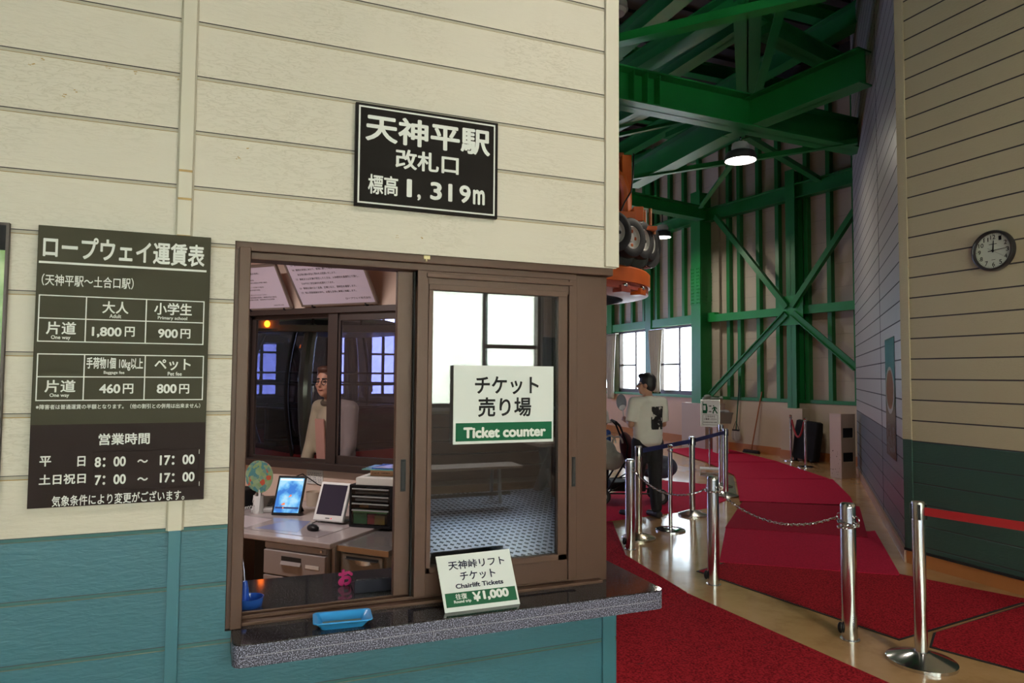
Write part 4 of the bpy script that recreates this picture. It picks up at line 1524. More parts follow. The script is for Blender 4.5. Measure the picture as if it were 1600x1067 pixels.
t = on_case(.16, .15, LH, 'paper_ream', 'thick stack of white paper on top of the black letter case', 'paper', .03)
MB().box(-.125, .125, -.14, .12, 0, .045).build('sheets', mat('paper_white', (.66, .64, .62), .6), t, 0, .002)
t = on_case(.22, .17, LH + .0455, 'cardboard_box', 'flat orange tan cardboard box on the white paper stack', 'box', .03)
MB().box(-.13, .15, -.07, .08, 0, .040).build('carton', mat('tan_card', (.55, .30, .17), .6), t, 0, .002)
b = MB()
for u0, u1, z0_, z1_, s_ in ((-.118, -.07, .014, .024, 'Card'), (-.055, .005, .014, .024, 'CARDBOX'), (.04, .09, .014, .024, 'A4')):
    letters(b, s_, u0, u1, z0_, z1_, lambda u, v: Vector((u, -.0708, v)), .01)
b.build('lettering', mat('brown_print', (.06, .03, .02)), t, 0)
t = on_case(.22, .16, LH + .0865, 'document_folder', 'teal and blue plastic document folder topmost of the pile', 'folder', .05)
b = MB().box(-.17, .16, -.10, .12, .0, .006, 0).box(-.11, .17, -.085, .12, .0065, .012, 1)
b.prism([(-.10, -.08), (.17, -.08), (.17, .12), (-.02, .12)], .0125, .016, 2)
b.build('covers', [mat('teal_film', (.14, .32, .30), .2), mat('blue_film', (.02, .10, .40), .2), mat('silver_film', (.42, .42, .45), .12)], t, 0)

# small orange card on the cabinet
a, bb_ = ab(571, 829, CZ)
t = frame(a, bb_, CZ, 'card', 'small orange and black card on the grey cabinet top', 'card', .35)
MB().box(-.045, .045, -.02, .02, 0, .002, 0).box(-.02, .03, -.015, .01, .002, .0026, 1).build('sheet', [mat('card_orange', (.65, .32, .03), .4), mat('card_white', (.6, .58, .55), .4)], t, 0)
# wall calendar
ca, cz = onB(480, 733)
cb_, cz2 = onB(505, 757)
t = frame((ca + cb_) / 2, BB - .004, cz2, 'wall_calendar', 'small white calendar sheet pinned under the booth window sill', 'calendar')
w_ = (cb_ - ca) / 2
MB().box(-w_, w_, -.002, .002, 0, cz - cz2).build('sheet', mat('paper_white', (.66, .64, .62), .6), t, 0)
b = MB()
hh = cz - cz2
for i in range(5):
    letters(b, ('1234567', '8 9 10 11', '15 16 17', '22 23 24', '29 30 31')[i], -w_ * .8, w_ * .8, hh * (.72 - i * .15), hh * (.81 - i * .15), lambda u, v: Vector((u, -.0026, v)), .0)
b.build('dates', mat('grey_print2', (.12, .12, .2)), t, 0)
# white cup behind the terminal
a, bb_ = ab(489, 790, DZ)
t = frame(a, 4.02, DZ, 'cream_tub', 'plain cream tub against the wall behind the tablet', 'tub')
MB().lathe([(.05, 0), (.058, .10), (.054, .10), (.047, .005), (.001, .005)], n=26).build('body', mat('cream_tub_plastic', (.55, .44, .35), .5), t)

# framed notices leaning out above the booth window
def notice(px_bl, px_br, h, tilt, name, label, lines):
    (al, zl_), (ar, zr_) = onB(*px_bl, BB - .03), onB(*px_br, BB - .03)
    z_ = (zl_ + zr_) / 2
    t_ = frame((al + ar) / 2, BB - .03, z_, name, label, 'notice')
    w_ = (ar - al) / 2
    Mt_ = Matrix.Rotation(tilt, 4, 'X')
    b_ = MB()
    for q_ in ((-w_, w_, 0, .014), (-w_, w_, h - .014, h), (-w_, -w_ + .014, 0, h), (w_ - .014, w_, 0, h)): b_.box(q_[0], q_[1], -.008, .014, q_[2], q_[3], 0, Mt_)
    b_.build('frame', mat('aluminium_frame', (.30, .27, .26), .35, .6), t_, 0)
    MB().box(-w_ + .012, w_ - .012, -.002, .010, .012, h - .012, 0, Mt_).build('sheet', mat('notice_paper', (.66, .59, .74), .5), t_, 0)
    b_ = MB()
    for s_, u0, u1, v0, v1 in lines:
        letters(b_, s_, -w_ + 2 * w_ * u0, -w_ + 2 * w_ * u1, h * v0, h * v1, lambda u, v: Mt_ @ Vector((u, -.0028, v)), .0)
    b_.build('lettering', PRINT_K, t_, 0)
    for sx in (-.7, .7): MB().box(w_ * sx - .006, w_ * sx + .006, -.014, .02, -.012, .008).build('clip', BLACKP, t_, 0)
    return t_


L2 = ['（1）一致団結して輸送の安全', '（2）輸送の安全に関する法令及び関連する規程を守り', 'ともにこれを遵守し、厳正、忠実に職務を遂行します。', '（3）常に輸送の安全に関する状況を理解するように努めます。', '（4）職務の実施にあたり、推測に頼らず確認の励行に努め、疑義の', 'ある時は最も安全と思われる取扱いをします。', '（5）事故または災害が発生したときは、人命救助を最優先に行動し、',
      'すみやかに安全適切な処置をとります。', '（6）情報は漏れなく迅速、正確に伝え、透明性を確保します。', '（7）常に問題意識を持ち、必要な変革に果敢に挑戦します。']
notice((472.5, 480), (591, 472.5), .52, .62, 'safety_notice', 'larger framed white notice of printed rules leaning out above the booth window',
       [(s_, (.07 if s_[0] == '（' else .12), min(.95, .12 + .024 * len(s_)), .86 - .073 * i, .895 - .073 * i) for i, s_ in enumerate(L2)] + [('ロープウェイ株式会社', .62, .94, .085, .12)])
notice((382, 487), (457, 480), .37, .55, 'safety_notice', 'smaller framed notice left of the large one above the booth window',
       [('2025年度「安全重点施策」', .14, .6, .80, .84), ('○安全最優先の徹底', .12, .45, .66, .69), ('　基本動作の確実な実施と声掛け確認', .16, .7, .60, .63), ('○事故防止への取り組み', .12, .6, .50, .53), ('　点検整備の計画的な実施', .2, .5, .44, .47), ('○お客様に安心していただくために', .12, .6, .33, .36), ('　教育訓練の充実、情報共有の徹底', .2, .78, .27, .30), ('　設備の点検、異常時の対応訓練', .2, .72, .22, .25), ('2025年4月', .66, .86, .08, .11)])

# ================================================================== CORRIDOR: MATS
def mat_piece(name, label, px, z0, m_, edge=None, thick=.007, group=None, extra=None):
    P = [onZ(x, y, 0).xy for x, y in px] if extra is None else extra
    c_ = sum(P, Vector((0, 0))) / len(P)
    t_ = thing(name, label, 'carpet', (c_.x, c_.y, z0), 0, group)
    L_ = [p_ - c_ for p_ in P]
    if edge:
        MB().prism([tuple(p_) for p_ in L_], 0, thick * .55).build('rubber_edge', EDGE_K, t_, 0)
        ins = [p_ * (1 - edge / max(p_.length, .3)) for p_ in L_]
        MB().prism([tuple(p_) for p_ in ins], thick * .55, thick).build('pile', m_, t_, 0)
    else: MB().prism([tuple(p_) for p_ in L_], 0, thick).build('pile', m_, t_, 0)
    return t_


v2 = lambda x, y: onZ(x, y, 0).xy
mat_piece('carpet_mat', 'worn red carpet mat nearest the booth corner with dark scuffs', None, .0005, CARPET_W, None, .008, None,
          [v2(925, 949), v2(1075, 928.5), v2(1385, 1067), v2(1600, 1163), Vector((2.2, .9)), Vector((1.5, 1.9)), Vector((1.5, 2.5)), v2(925, 1060)])
mat_piece('carpet_mat', 'narrow red carpet strip running back along the booth side', [(915, 816), (957, 816), (977.5, 868), (1073.5, 927), (1047, 930.6), (925, 947), (915, 900)], .0005, CARPET_N)
mat_piece('carpet_mat', 'pinkish red carpet mat under the feet of the man in the white T-shirt', [(925, 778), (1036, 751), (1103, 757), (1136, 781), (1106, 794), (925, 818)], .0005, CARPET_F)
mat_piece('carpet_mat', 'thick red carpet mat with black edging behind the right steel bollard', [(1088, 893), (1130, 880), (1404, 897), (1600, 936), (1640, 940), (1600, 943), (1405, 1001)], .0005, CARPET_N, .022, .009)
mat_piece('carpet_mat', 'thick red carpet mat with black edging right of the red belt post', [(1452, 1012), (1458, 990), (1602, 945), (1760, 897), (2000, 960), (1800, 1105), (1600, 1052)], .0005, CARPET_N, .022, .009)
mat_piece('carpet_mat', 'red carpet mat overlapping the black edged one in the corridor', [(1134, 827), (1358, 832), (1367, 831), (1405, 898), (1404, 901), (1124, 880)], .010, CARPET_F, None, .005)
mat_piece('carpet_mat', 'darker wine red carpet mat beneath the hanging chain', [(1160, 786), (1343, 793.5), (1356, 842.5), (1133, 827)], .0155, CARPET_D, None, .005)
mat_piece('carpet_mat', 'red carpet mat with a blunt corner before the angled wall', [(1150, 750), (1301, 751), (1329, 779), (1334, 792), (1156, 785.5)], .021, CARPET_F, None, .005)
mat_piece('carpet_mat', 'red carpet mat between the dark bag and the belt posts', [(1103, 723.5), (1218, 723.5), (1296, 749.7), (1150, 749.2), (1147, 744), (1126, 733)], .0155, CARPET_F, None, .005)
mat_piece('carpet_mat', 'farthest red carpet mat bending in front of the column plinth', [(1042, 703), (1092, 699), (1132, 701), (1218, 722.5), (1103, 722.5), (1069, 712)], .010, CARPET_F, None, .005)
p = [onZ(x, y).xy for x, y in ((1133, 742), (1146, 744), (1151, 772), (1138, 771))]
mat_piece('metal_threshold', 'pale metal plate at the end of the red carpet by the belt posts', None, .0005, STEEL_B, None, .006, None, p)['category'] = 'floor plate'

# ================================================================== BOLLARDS, CHAIN, BELT POSTS
BH = .853


def bollard(loc, label, rad=.046):
    t_ = thing('steel_bollard', label, 'bollard', loc, 0, 'chained steel bollards')
    MB().lathe([(.001, 0), (rad, 0), (rad, BH - .03), (rad * .97, BH - .012), (rad * .80, BH - .002), (.001, BH)], n=40).build('post', STEEL, t_)
    d = Vector((-.93, .37, 0))
    MB().ell((d.x * (rad + .012), d.y * (rad + .012), .075), (.018, .018, .035)).build('hinge_lock', BLACKP, t_)
    MB().lathe([(rad + .012, 0), (rad + .012, .006), (rad, .008), (rad, 0)], n=40).build('floor_ring', STEEL_B, t_)
    for sgn in (-1, 1):
        MB().torus((0, sgn * (rad + .018), .755), .022, .0035, (1, 0, 0)).build('eye_ring', CHROME, t_)
    return t_


PB = [Vector((3.516, 5.70, 0)), Vector((3.552, 4.517, 0)), Vector((3.625, 3.279, 0))]
for p_, l_ in zip(PB, ('far chained steel bollard in front of the pushchair', 'middle chained steel bollard beside the granite counter tip', 'near chained steel bollard with chain wound round its neck')):
    bollard(p_, l_)


def chain(pts, label, link=.026, r=.0032):
    """a run of interlocked links along pts"""
    seg = [(pts[i + 1] - pts[i]).length for i in range(len(pts) - 1)]
    tot = sum(seg)
    n = int(tot / link)
    b_ = MB()
    for k in range(n):
        s_ = (k + .5) * tot / n
        i = 0
        while s_ > seg[i] and i < len(seg) - 1:
            s_ -= seg[i]
            i += 1
        d = (pts[i + 1] - pts[i]).normalized()
        c_ = pts[i] + d * s_
        u = Vector((0, 0, 1))
        a_ = d.cross(u).normalized()
        u = a_.cross(d)
        if k % 2: a_ = (a_ + u).normalized()
        else: a_ = (a_ - u).normalized()
        L_, W_ = link * .72, link * .34
        ring = [c_ + d * (L_ * math.cos(w_)) + a_ * (W_ * math.sin(w_)) for w_ in [2 * PI * j / 12 for j in range(12)]]
        b_.tube(ring, r, 6, 0, True)
    o = b_.build('steel_chain', CHROME)
    return tag(o, label, 'chain')


def sag(p_, q_, drop, n=24):
    return [p_.lerp(q_, i / n) - Vector((0, 0, drop * 4 * (i / n) * (1 - i / n))) for i in range(n + 1)]


ez = Vector((0, 0, .745))
chain(sag(PB[0] + ez + Vector((0, -.075, 0)), PB[1] + ez + Vector((0, .075, 0)), .125), 'steel chain sagging between the far and the middle bollard')
chain(sag(PB[1] + ez + Vector((0, -.075, -.01)), PB[2] + ez + Vector((0, .085, 0)), .13), 'steel chain sagging between the middle and the near bollard')
wind = [PB[2] + Vector((.058 * math.cos(w_), .058 * math.sin(w_), .715 + .018 * math.sin(w_ * .5 + .6))) for w_ in [PI / 2 + .3 + 2 * PI * 2.1 * i / 60 for i in range(61)]]
chain(wind, 'loose chain end wound round the neck of the near bollard', .022, .003)
wind = [PB[1] + Vector((.054 * math.cos(w_), .054 * math.sin(w_), .735)) for w_ in [PI / 2 + 2 * PI * i / 40 for i in range(40)]]
chain(wind, 'single chain loop round the neck of the middle bollard', .022, .003)


def belt_post(loc, label, h=.93, base_r=.17, belt=None, col=None, group='belt barrier posts', bm_=STEEL_B):
    t_ = thing('belt_barrier_post', label, 'barrier post', loc, 0, group)
    MB().lathe([(.001, 0), (base_r, 0), (base_r, .018), (base_r * .97, .022), (.06, .058), (.044, .064), (.001, .064)], n=44).build('base', bm_, t_)
    MB().lathe([(.001, .06), (.0345, .06), (.0345, h - .10), (.001, h - .10)], n=32).build('tube', bm_, t_)
    hd = MB().lathe([(.001, h - .10), (.036, h - .10), (.036, h - .006), (.033, h), (.001, h)], n=32).build('head', STEEL_B, t_)
    b_ = MB()
    for k in range(4):
        w_ = PI / 2 * k + .75
        b_.bar(Vector((.036 * math.cos(w_), .036 * math.sin(w_), h - .10)), Vector((.036 * math.cos(w_), .036 * math.sin(w_), h - .012)), .016, .014, 0, (math.cos(w_), math.sin(w_), 0))
    b_.build('belt_slots', BLACKP, t_, 0)
    if belt is not None:
        e = belt - Vector(loc)
        d = Vector((e.x, e.y, 0)).normalized()
        tag(MB().bar(d * .034 + Vector((0, 0, h - .052)), Vector((e.x, e.y, e.z)) - d * .03, .003, .048).build('belt', mat('belt_' + col, dict(navy=(.012, .022, .12), red=(.34, .006, .012))[col], .65), t_, 0), col + ' retractable belt')
    return t_


S1, S2_, S3, S4 = Vector((3.814, 6.024, 0)), Vector((5.061, 6.817, 0)), Vector((6.305, 7.743, 0)), Vector((6.787, 8.436, 0))
bh = Vector((0, 0, .878))
belt_post(S1, 'brass toned belt post behind the far bollard, left of the thin post', .935, .17, S2_ + bh, 'navy', bm_=mat('warm_steel', (.58, .52, .42), .25, 1.0))
belt_post(S2_, 'belt post with navy belt standing right of the man, alone on the pale floor', .93, .17, S3 + bh, 'navy')
belt_post(S3, 'front one of the two belt posts standing together by the boarding sign', .93, .17)
belt_post(S4, 'rear one of the two belt posts standing together by the boarding sign', .93, .17)
SR = Vector((3.727, 2.87, 0))
q_ = onZ(1600, 824, .868)
dirr = (Vector((q_.x, q_.y, 0)) - SR).normalized()
SR2 = SR + dirr * 1.9
belt_post(SR, 'shiny belt post with red belt in front of the dimly lit teal wall', .925, .185, SR2 + Vector((0, 0, .873)), 'red', 'belt barrier posts', STEEL)
belt_post(SR2, 'belt post taking the end of the red belt beyond the right edge', .925, .185, None, None, 'belt barrier posts', STEEL)


def rope_post(loc, label, h, base_r=.15):
    t_ = thing('rope_post', label, 'barrier post', loc, 0, 'thin rope posts')
    MB().lathe([(.001, 0), (base_r, 0), (base_r, .012), (base_r * .9, .018), (.03, .022), (.001, .022)], n=36).build('base', CHROME, t_)
    MB().cyl((0, 0, .02), (0, 0, h - .06), .022, n=22).build('tube', STEEL, t_)
    MB().lathe([(.022, h - .07), (.032, h - .06), (.032, h - .045), (.018, h - .035), (.030, h - .012), (.022, h), (.001, h + .004)], n=24).build('head', CHROME, t_)
    return t_


rope_post(Vector((4.345, 6.235, 0)), 'thin steel rope post with flat base beside the man', .91, .16)
R1, R2 = Vector((10.20, 10.56, 0)), Vector((9.707, 9.697, 0))
rope_post(R1, 'thin chrome rope post left of the dark bag by the plinth', .90)
rope_post(R2, 'thin chrome rope post before the dark bag, right end of the red rope', .90)
b = MB().tube(sag(R1 + Vector((0, -.03, .80)), R2 + Vector((0, .03, .82)), .30), .018, 10)
tag(b.build('barrier_rope', mat('red_rope', (.34, .012, .02), .7)), 'red rope sagging between the two thin chrome posts', 'rope')

# ================================================================== BOARDING SIGN
SP = onZ(1109, 742)
t = thing('boarding_sign', 'white stand sign with green cabin pictogram and walking figure on a pole', 'sign', SP, 0)
vd = Vector((SP.x, SP.y, 0)).normalized()
sx_ = Vector((vd.y, -vd.x, 0))


def onS(px, py, off=0.0):
    p_ = hit(px, py, SP - vd * (.02 + off), vd)
    return (p_ - SP).dot(sx_), p_.z


SM = Matrix((sx_, -vd, Vector((0, 0, 1)))).transposed().to_4x4()
l0, z1_ = onS(1095, 625)
l1, z0_ = onS(1124.5, 667)
MB().box(l0, l1, .006, .018, z0_, z1_, 0, SM).build('panel', SIGNWHITE, t, 0)
MB().box(l0 - .006, l1 + .006, .0, .012, z0_ - .006, z1_ + .006, 0, SM).build('frame', STEEL_B, t, 0)
MB().cyl((0, 0, .12), (0, 0, z1_ - .1), .012).build('pole', STEEL, t)
b = MB()
for q_ in ((-.16, .16, -.13, .13, .10, .115), (-.16, -.145, -.13, .13, 0, .10), (.145, .16, -.13, .13, 0, .10), (-.145, .145, -.13, -.115, .0, .02)): b.box(*q_, 0, SM)
b.build('base_box', WHITEP, t, 0)
W_, H_ = l1 - l0, z1_ - z0_
su = lambda u, v: SM @ Vector((l0 + W_ * u, .0186, z0_ + H_ * v))
b = MB()
b.face([su(u, v) for u, v in ((.09, .50), (.32, .50), (.36, .60), (.36, .72), (.32, .86), (.09, .86))])
b.face([su(u, v) for u, v in ((.09, .86), (.13, .86), (.13, .94), (.09, .94))])
b.build('cabin_pictogram', PRINT_G, t, 0)
b = MB()
su2 = lambda u, v: SM @ Vector((l0 + W_ * u, .0192, z0_ + H_ * v))
b.face([su2(u, v) for u, v in ((.13, .62), (.26, .62), (.26, .80), (.13, .80))])
b.build('cabin_window', SIGNWHITE, t, 0)
b = MB()
for v_ in (.78, .57): b.face([su(u, v) for u, v in ((.42, v_ - .015), (.52, v_ - .015), (.52, v_ - .03), (.58, v_), (.52, v_ + .03), (.52, v_ + .015), (.42, v_ + .015))])
b.build('arrow', PRINT_K, t, 0)
b = MB()


def stroke(pts, w_):
    for (ua, va), (ub, vb_) in zip(pts, pts[1:]):
        d = Vector(((ub - ua) * W_, (vb_ - va) * H_))
        n_ = Vector((-d.y, d.x)).normalized() * w_
        b.face([su(ua + n_.x / W_, va + n_.y / H_), su(ub + n_.x / W_, vb_ + n_.y / H_), su(ub - n_.x / W_, vb_ - n_.y / H_), su(ua - n_.x / W_, va - n_.y / H_)])


b.face([su(.68 + .035 * math.cos(k * PI / 6), .79 + .025 * math.sin(k * PI / 6)) for k in range(12)])
stroke([(.72, .755), (.74, .64)], .016)
stroke([(.72, .74), (.64, .70), (.60, .655)], .008)
stroke([(.72, .74), (.82, .72), (.86, .66)], .008)
stroke([(.73, .64), (.66, .58), (.66, .50)], .010)
stroke([(.745, .64), (.82, .57), (.88, .50)], .010)
b.build('walking_figure', PRINT_G, t, 0)
for s_, u0, u1, v0, v1 in (('こちらから', .25, .75, .35, .42), ('ご乗車ください', .16, .84, .25, .32), ('PLEASE BOARD HERE', .14, .86, .145, .185)):
    b = MB()
    letters(b, s_, u0, u1, v0, v1, su, .02)
    b.build('lettering', PRINT_K, t, 0)
b = MB()
stroke([(.10, .07), (.10, .45)], .002)
stroke([(.90, .07), (.90, .45)], .002)
stroke([(.10, .07), (.90, .07)], .002)
stroke([(.10, .45), (.90, .45)], .002)
b.build('text_border', PRINT_K, t, 0)

# ================================================================== WALL CLOCK
CC = onX(1554.5, 392, XR)
t = thing('wall_clock', 'round wall clock with dark grey rim and black numerals on the cream boards', 'clock', CC, 0)
e1 = onX(1522, 396, XR)
e2 = onX(1588, 390, XR)
CR = abs(e1.y - e2.y) / 2
CM = Matrix(((0, 0, -1, 0), (-1, 0, 0, 0), (0, 1, 0, 0), (0, 0, 0, 1)))          # x -> -Y (to the right as seen), y -> up, z -> out of the wall
MB().lathe([(CR * .99, .0), (CR, .03), (CR * .97, .046), (CR * .91, .050), (CR * .86, .040), (CR * .85, .02), (CR * .85, .0)], n=64, M=CM).build('rim', mat('clock_rim', (.045, .042, .045), .3, .3), t)
MB().lathe([(.001, .016), (CR * .865, .016), (CR * .865, .02), (.001, .02)], n=64, M=CM).build('dial', mat('clock_dial', (.62, .66, .58), .5), t)
cp_ = lambda u, v, z=.0208: CM @ Vector((u, v, z))
for k in range(1, 13):
    w_ = PI / 2 - k * PI / 6
    b = MB()
    s_ = CR * (.085 if k < 10 else .15)
    r_ = CR * .665
    letters(b, str(k), r_ * math.cos(w_) - s_ * .8, r_ * math.cos(w_) + s_ * .8, r_ * math.sin(w_) - CR * .105, r_ * math.sin(w_) + CR * .105, cp_, .01)
    b.build('numeral', PRINT_K, t, 0)
b = MB()
for k in range(60):
    w_ = PI / 30 * k
    a_, c_ = (.78, .83) if k % 5 else (.77, .84)
    d = Vector((math.cos(w_), math.sin(w_)))
    n_ = Vector((-d.y, d.x)) * CR * (.006 if k % 5 else .012)
    b.face([cp_(*(d * CR * a_ + n_)), cp_(*(d * CR * c_ + n_)), cp_(*(d * CR * c_ - n_)), cp_(*(d * CR * a_ - n_))])
b.build('minute_marks', PRINT_K, t, 0)


def hand(name, w_, r0, r1, wd, z, m_=PRINT_K):
    d = Vector((math.sin(w_), math.cos(w_)))
    n_ = Vector((-d.y, d.x)) * CR * wd
    MB().prism([tuple(d * CR * r0 + n_), tuple(d * CR * r1 + n_ * .5), tuple(d * CR * r1 - n_ * .5), tuple(d * CR * r0 - n_)], z, z + .002, 0, 0, CM).build(name, m_, t, 0)


hand('hour_hand', .08, -.08, .50, .035, .024)
hand('minute_hand', math.radians(86), -.22, .66, .02, .028)
hand('second_hand', math.radians(122), -.25, .62, .006, .032, mat('second_hand', (.10, .08, .08)))
MB().cyl(CM @ Vector((0, 0, .02)), CM @ Vector((0, 0, .036)), CR * .04).build('hub', PRINT_K, t)
b = MB()
b.face([cp_(u, v) for u, v in ((-CR * .2, CR * .31), (CR * .18, CR * .31), (CR * .18, CR * .34), (-CR * .2, CR * .34))])
b.face([cp_(u, v) for u, v in ((-CR * .09, -CR * .45), (CR * .09, -CR * .45), (CR * .09, -CR * .43), (-CR * .09, -CR * .43))])
b.build('dial_print', PRINT_K, t, 0)

# food poster on the angled wall
def onR(px, py, off=0.0):
    p_ = hit(px, py, (XR + rn.x * off, YR + rn.y * off, 0), (rn.x, rn.y, 0))
    return (p_.xy - P0).dot(rd), p_.z


(pa, pzt), (pb, pzb) = onR(1383, 530), onR(1401.5, 718)
pzt = (onR(1383, 529)[1] + onR(1401, 526)[1]) / 2
pzb = (onR(1384, 706)[1] + onR(1401, 720)[1]) / 2
lo, hi = min(pa, pb), max(pa, pb)
pw, ph = hi - lo, pzt - pzb
PMx = Matrix((Vector((-rd.x, -rd.y, 0)), Vector((0, 0, 1)), Vector((rn.x, rn.y, 0)))).transposed().to_4x4()
pc3 = P0 + rd * hi + rn * .002
t = thing('food_poster', 'glossy tall food poster with a bowl dish on the angled wall', 'poster', (pc3.x, pc3.y, pzb), 0)
MB().box(0, pw, 0, ph, 0, .003, 0, PMx).build('sheet', mat('poster_dark', (.04, .03, .028), .2, 0, .25), t, 0)
b = MB().prism([(.01, ph * .52), (pw * .42, ph * .80), (pw * .35, ph * .99), (.01, ph * .99)], .0031, .0034, 0, 0, PMx).prism([(pw * .45, ph * .76), (pw * .99, ph * .60), (pw * .99, ph * .99), (pw * .42, ph * .99)], .0031, .0034, 0, 0, PMx)
b.build('teal_ground', mat('poster_teal', (.02, .26, .28), .2, 0, .25), t, 0)
el = lambda cx, cy, rx, ry, z: MB().prism([(pw * cx + pw * rx * math.cos(k * PI / 18), ph * cy + ph * ry * math.sin(k * PI / 18)) for k in range(36)], z, z + .0003, 0, 0, PMx)
el(.48, .56, .44, .20, .0036).build('bowl', mat('poster_bowl', (.50, .52, .46), .2, 0, .25), t, 0)
el(.48, .565, .36, .165, .0041).build('soup', mat('poster_soup', (.34, .08, .03), .2, 0, .25, var=(22, .6)), t, 0)
b = MB()
random.seed(8)
for k in range(26):
    u, v, w_ = random.uniform(.08, .85), random.uniform(.04, .27), random.uniform(0, 3.1)
    d, n_ = Vector((math.cos(w_), math.sin(w_))), Vector((-math.sin(w_), math.cos(w_)))
    c_ = Vector((pw * u, ph * v))
    q4 = [c_ + d * .035 + n_ * .008, c_ - d * .03 + n_ * .01, c_ - d * .03 - n_ * .01, c_ + d * .035 - n_ * .006]
    q4 = [Vector((min(max(q.x, .004), pw - .004), min(max(q.y, .004), ph))) for q in q4]
    b.prism([tuple(q) for q in q4], .0035, .0037, 0, 0, PMx)
tag(b.build('brush_strokes', mat('poster_grey', (.45, .43, .42), .15), t, 0), kind='stuff')

# ================================================================== THINGS ALONG THE BRACED WALL
# cream cabinet by the angled wall
q0, q1, q2 = [onZ(*q_).xy + rn * .035 for q_ in ((1301, 745), (1325.5, 749.5), (1334, 744))]
ux = (q1 - q0)
wx = ux.length * .74
ux.normalize()
uy = Vector((-ux.y, ux.x))
t = thing('locker_cabinet', 'narrow cream cabinet with open slots in its side by the angled wall', 'cabinet', (q0.x, q0.y, 0), math.atan2(ux.y, ux.x))
dep = .30
CAB = mat('cream_cabinet', (.60, .47, .35), .45, var=(2, .06))
ht = 1.04
b = MB().box(0, wx - .02, 0, dep, 0, ht).box(wx - .02, wx, 0, .04, 0, ht).box(wx - .02, wx, dep - .04, dep, 0, ht)
for z0_, z1_ in ((0, .27), (.42, .66), (.82, ht)): b.box(wx - .02, wx, .04, dep - .04, z0_, z1_)
b.build('body', CAB, t, 0, .003)
MB().box(-.004, wx + .004, -.004, dep + .004, ht, ht + .012).build('top', CAB, t, 0)
for z0_, z1_ in ((.27, .42), (.66, .82)): MB().box(wx - .019, wx - .012, .045, dep - .045, z0_, z1_).build('slot', BLACKM, t, 0)
b = MB()
random.seed(5)
for k in range(16):
    u, v = random.uniform(.01, wx - .03), random.uniform(.03, .45)
    b.box(u, u + random.uniform(.004, .014), -.0012, 0, v, v + random.uniform(.006, .02))
b.build('scrapes', mat('rust_scrape', (.10, .05, .03), .8), t, 0)
t['label'] = 'narrow cream cabinet with open slots in its side by the angled wall'

# black bag
p_ = onZ(1267, 719)
aw = (p_.xy - XA).dot(xd) + .10
pt = XA + xd * aw + xn * .44
t = thing('black_case', 'black upright case leaning by the plinth behind the rope posts', 'case', (pt.x, pt.y, 0), math.atan2(xd.y, xd.x) + PI)
Mt = Matrix.Rotation(.10, 4, 'X') @ Matrix.Rotation(-.07, 4, 'Y')
CASEM = mat('black_case_fabric', (.012, .012, .013), .6, 0, .15)
b = MB()
bowl([(.50, .16, .04, .04), (.54, .18, .05, .10), (.55, .18, .05, .62), (.53, .16, .05, .78), (.46, .10, .04, .80)], b)
for v in b.bm.verts: v.co = Mt @ v.co
b.build('body', CASEM, t, 40)
b = MB()
for x in (-.16, .12): b.box(x - .07, x + .07, -.105, -.09, .12, .24, 0, Mt)
b.build('pocket', BLACKP, t, 0, .01)
tag(MB().bar(Mt @ Vector((.20, -.10, .2)), Mt @ Vector((.16, -.10, .6)), .03, .006, 0, (0, 1, 0)).build('strap', mat('maroon_strap', (.12, .02, .03), .6), t, 0), 'maroon strap')
tag(MB().box(-.14, .02, -.098, -.09, .66, .70, 0, Mt).box(-.03, .02, -.0985, -.09, .58, .66, 0, Mt).build('patch', mat('grey_patch', (.12, .12, .12), .5), t, 0), 'grey patch')
for x in (-.18, .18): MB().cyl((x - .02, .05, .035), (x + .02, .05, .035), .035).build('wheel', RUBBER, t)

# broom and mop
(ba, bz), (ha, hz) = onXW(1188, 612, .16), onXW(1174, 704, .35)
foot = xw(onXW(1174, 706, .20)[0], .20, 0)
t = thing('push_broom', 'wooden handled push broom leaning on the plinth wall', 'broom', foot, math.atan2(xd.y, xd.x))
tp_ = xw(ba, .115, bz)
MB().cyl(Vector((0, 0, .06)), tp_ - foot, .013, n=10).build('handle', mat('orange_wood', (.36, .12, .035), .5), t).parent = t
o = t.children[0]
o.matrix_parent_inverse = Matrix.Rotation(-math.atan2(xd.y, xd.x), 4, 'Z')
b = MB().box(-.20, .20, -.03, .03, .03, .065)
b.build('head', mat('dark_wood', (.04, .025, .02), .6), t, 0)
tag(MB().box(-.21, .21, -.04, .04, 0, .035).build('bristles', BLACKM, t, 0), kind='stuff')
(ma, mz), (mb, mz2) = onXW(1154.5, 587, .16), onXW(1150.5, 672, .16)
pm = xw(mb, .17, mz2)
t = thing('string_mop', 'white string mop with dark green handle hung on the braced wall', 'mop', pm, 0)
e = xw(ma, .135, mz) - pm
MB().cyl((0, 0, 0), e, .013, n=10).build('handle', mat('green_handle', (.012, .10, .05), .5), t)
d3 = Vector((xd.x, xd.y, 0))
MB().bar(d3 * -.10, d3 * .10, .03, .03).tube([d3 * -.09, d3 * -.05 + Vector((0, 0, .10)), Vector((0, 0, .2)), d3 * .05 + Vector((0, 0, .10)), d3 * .09], .006).build('clamp', BLACKM, t)
b = MB()
random.seed(2)
for k in range(34):
    u = -.10 + .2 * k / 33
    o_ = random.uniform(-.025, .025)
    n3 = Vector((xn.x, xn.y, 0))
    b.tube([d3 * u, d3 * (u * 1.1) + n3 * o_ + Vector((0, 0, -.10)), d3 * (u * 1.0 + random.uniform(-.02, .02)) + n3 * o_ + Vector((0, 0, -.17 - random.uniform(0, .08)))], .010, 6)
tag(b.build('strings', mat('mop_white', (.50, .47, .44), .9), t), kind='stuff')
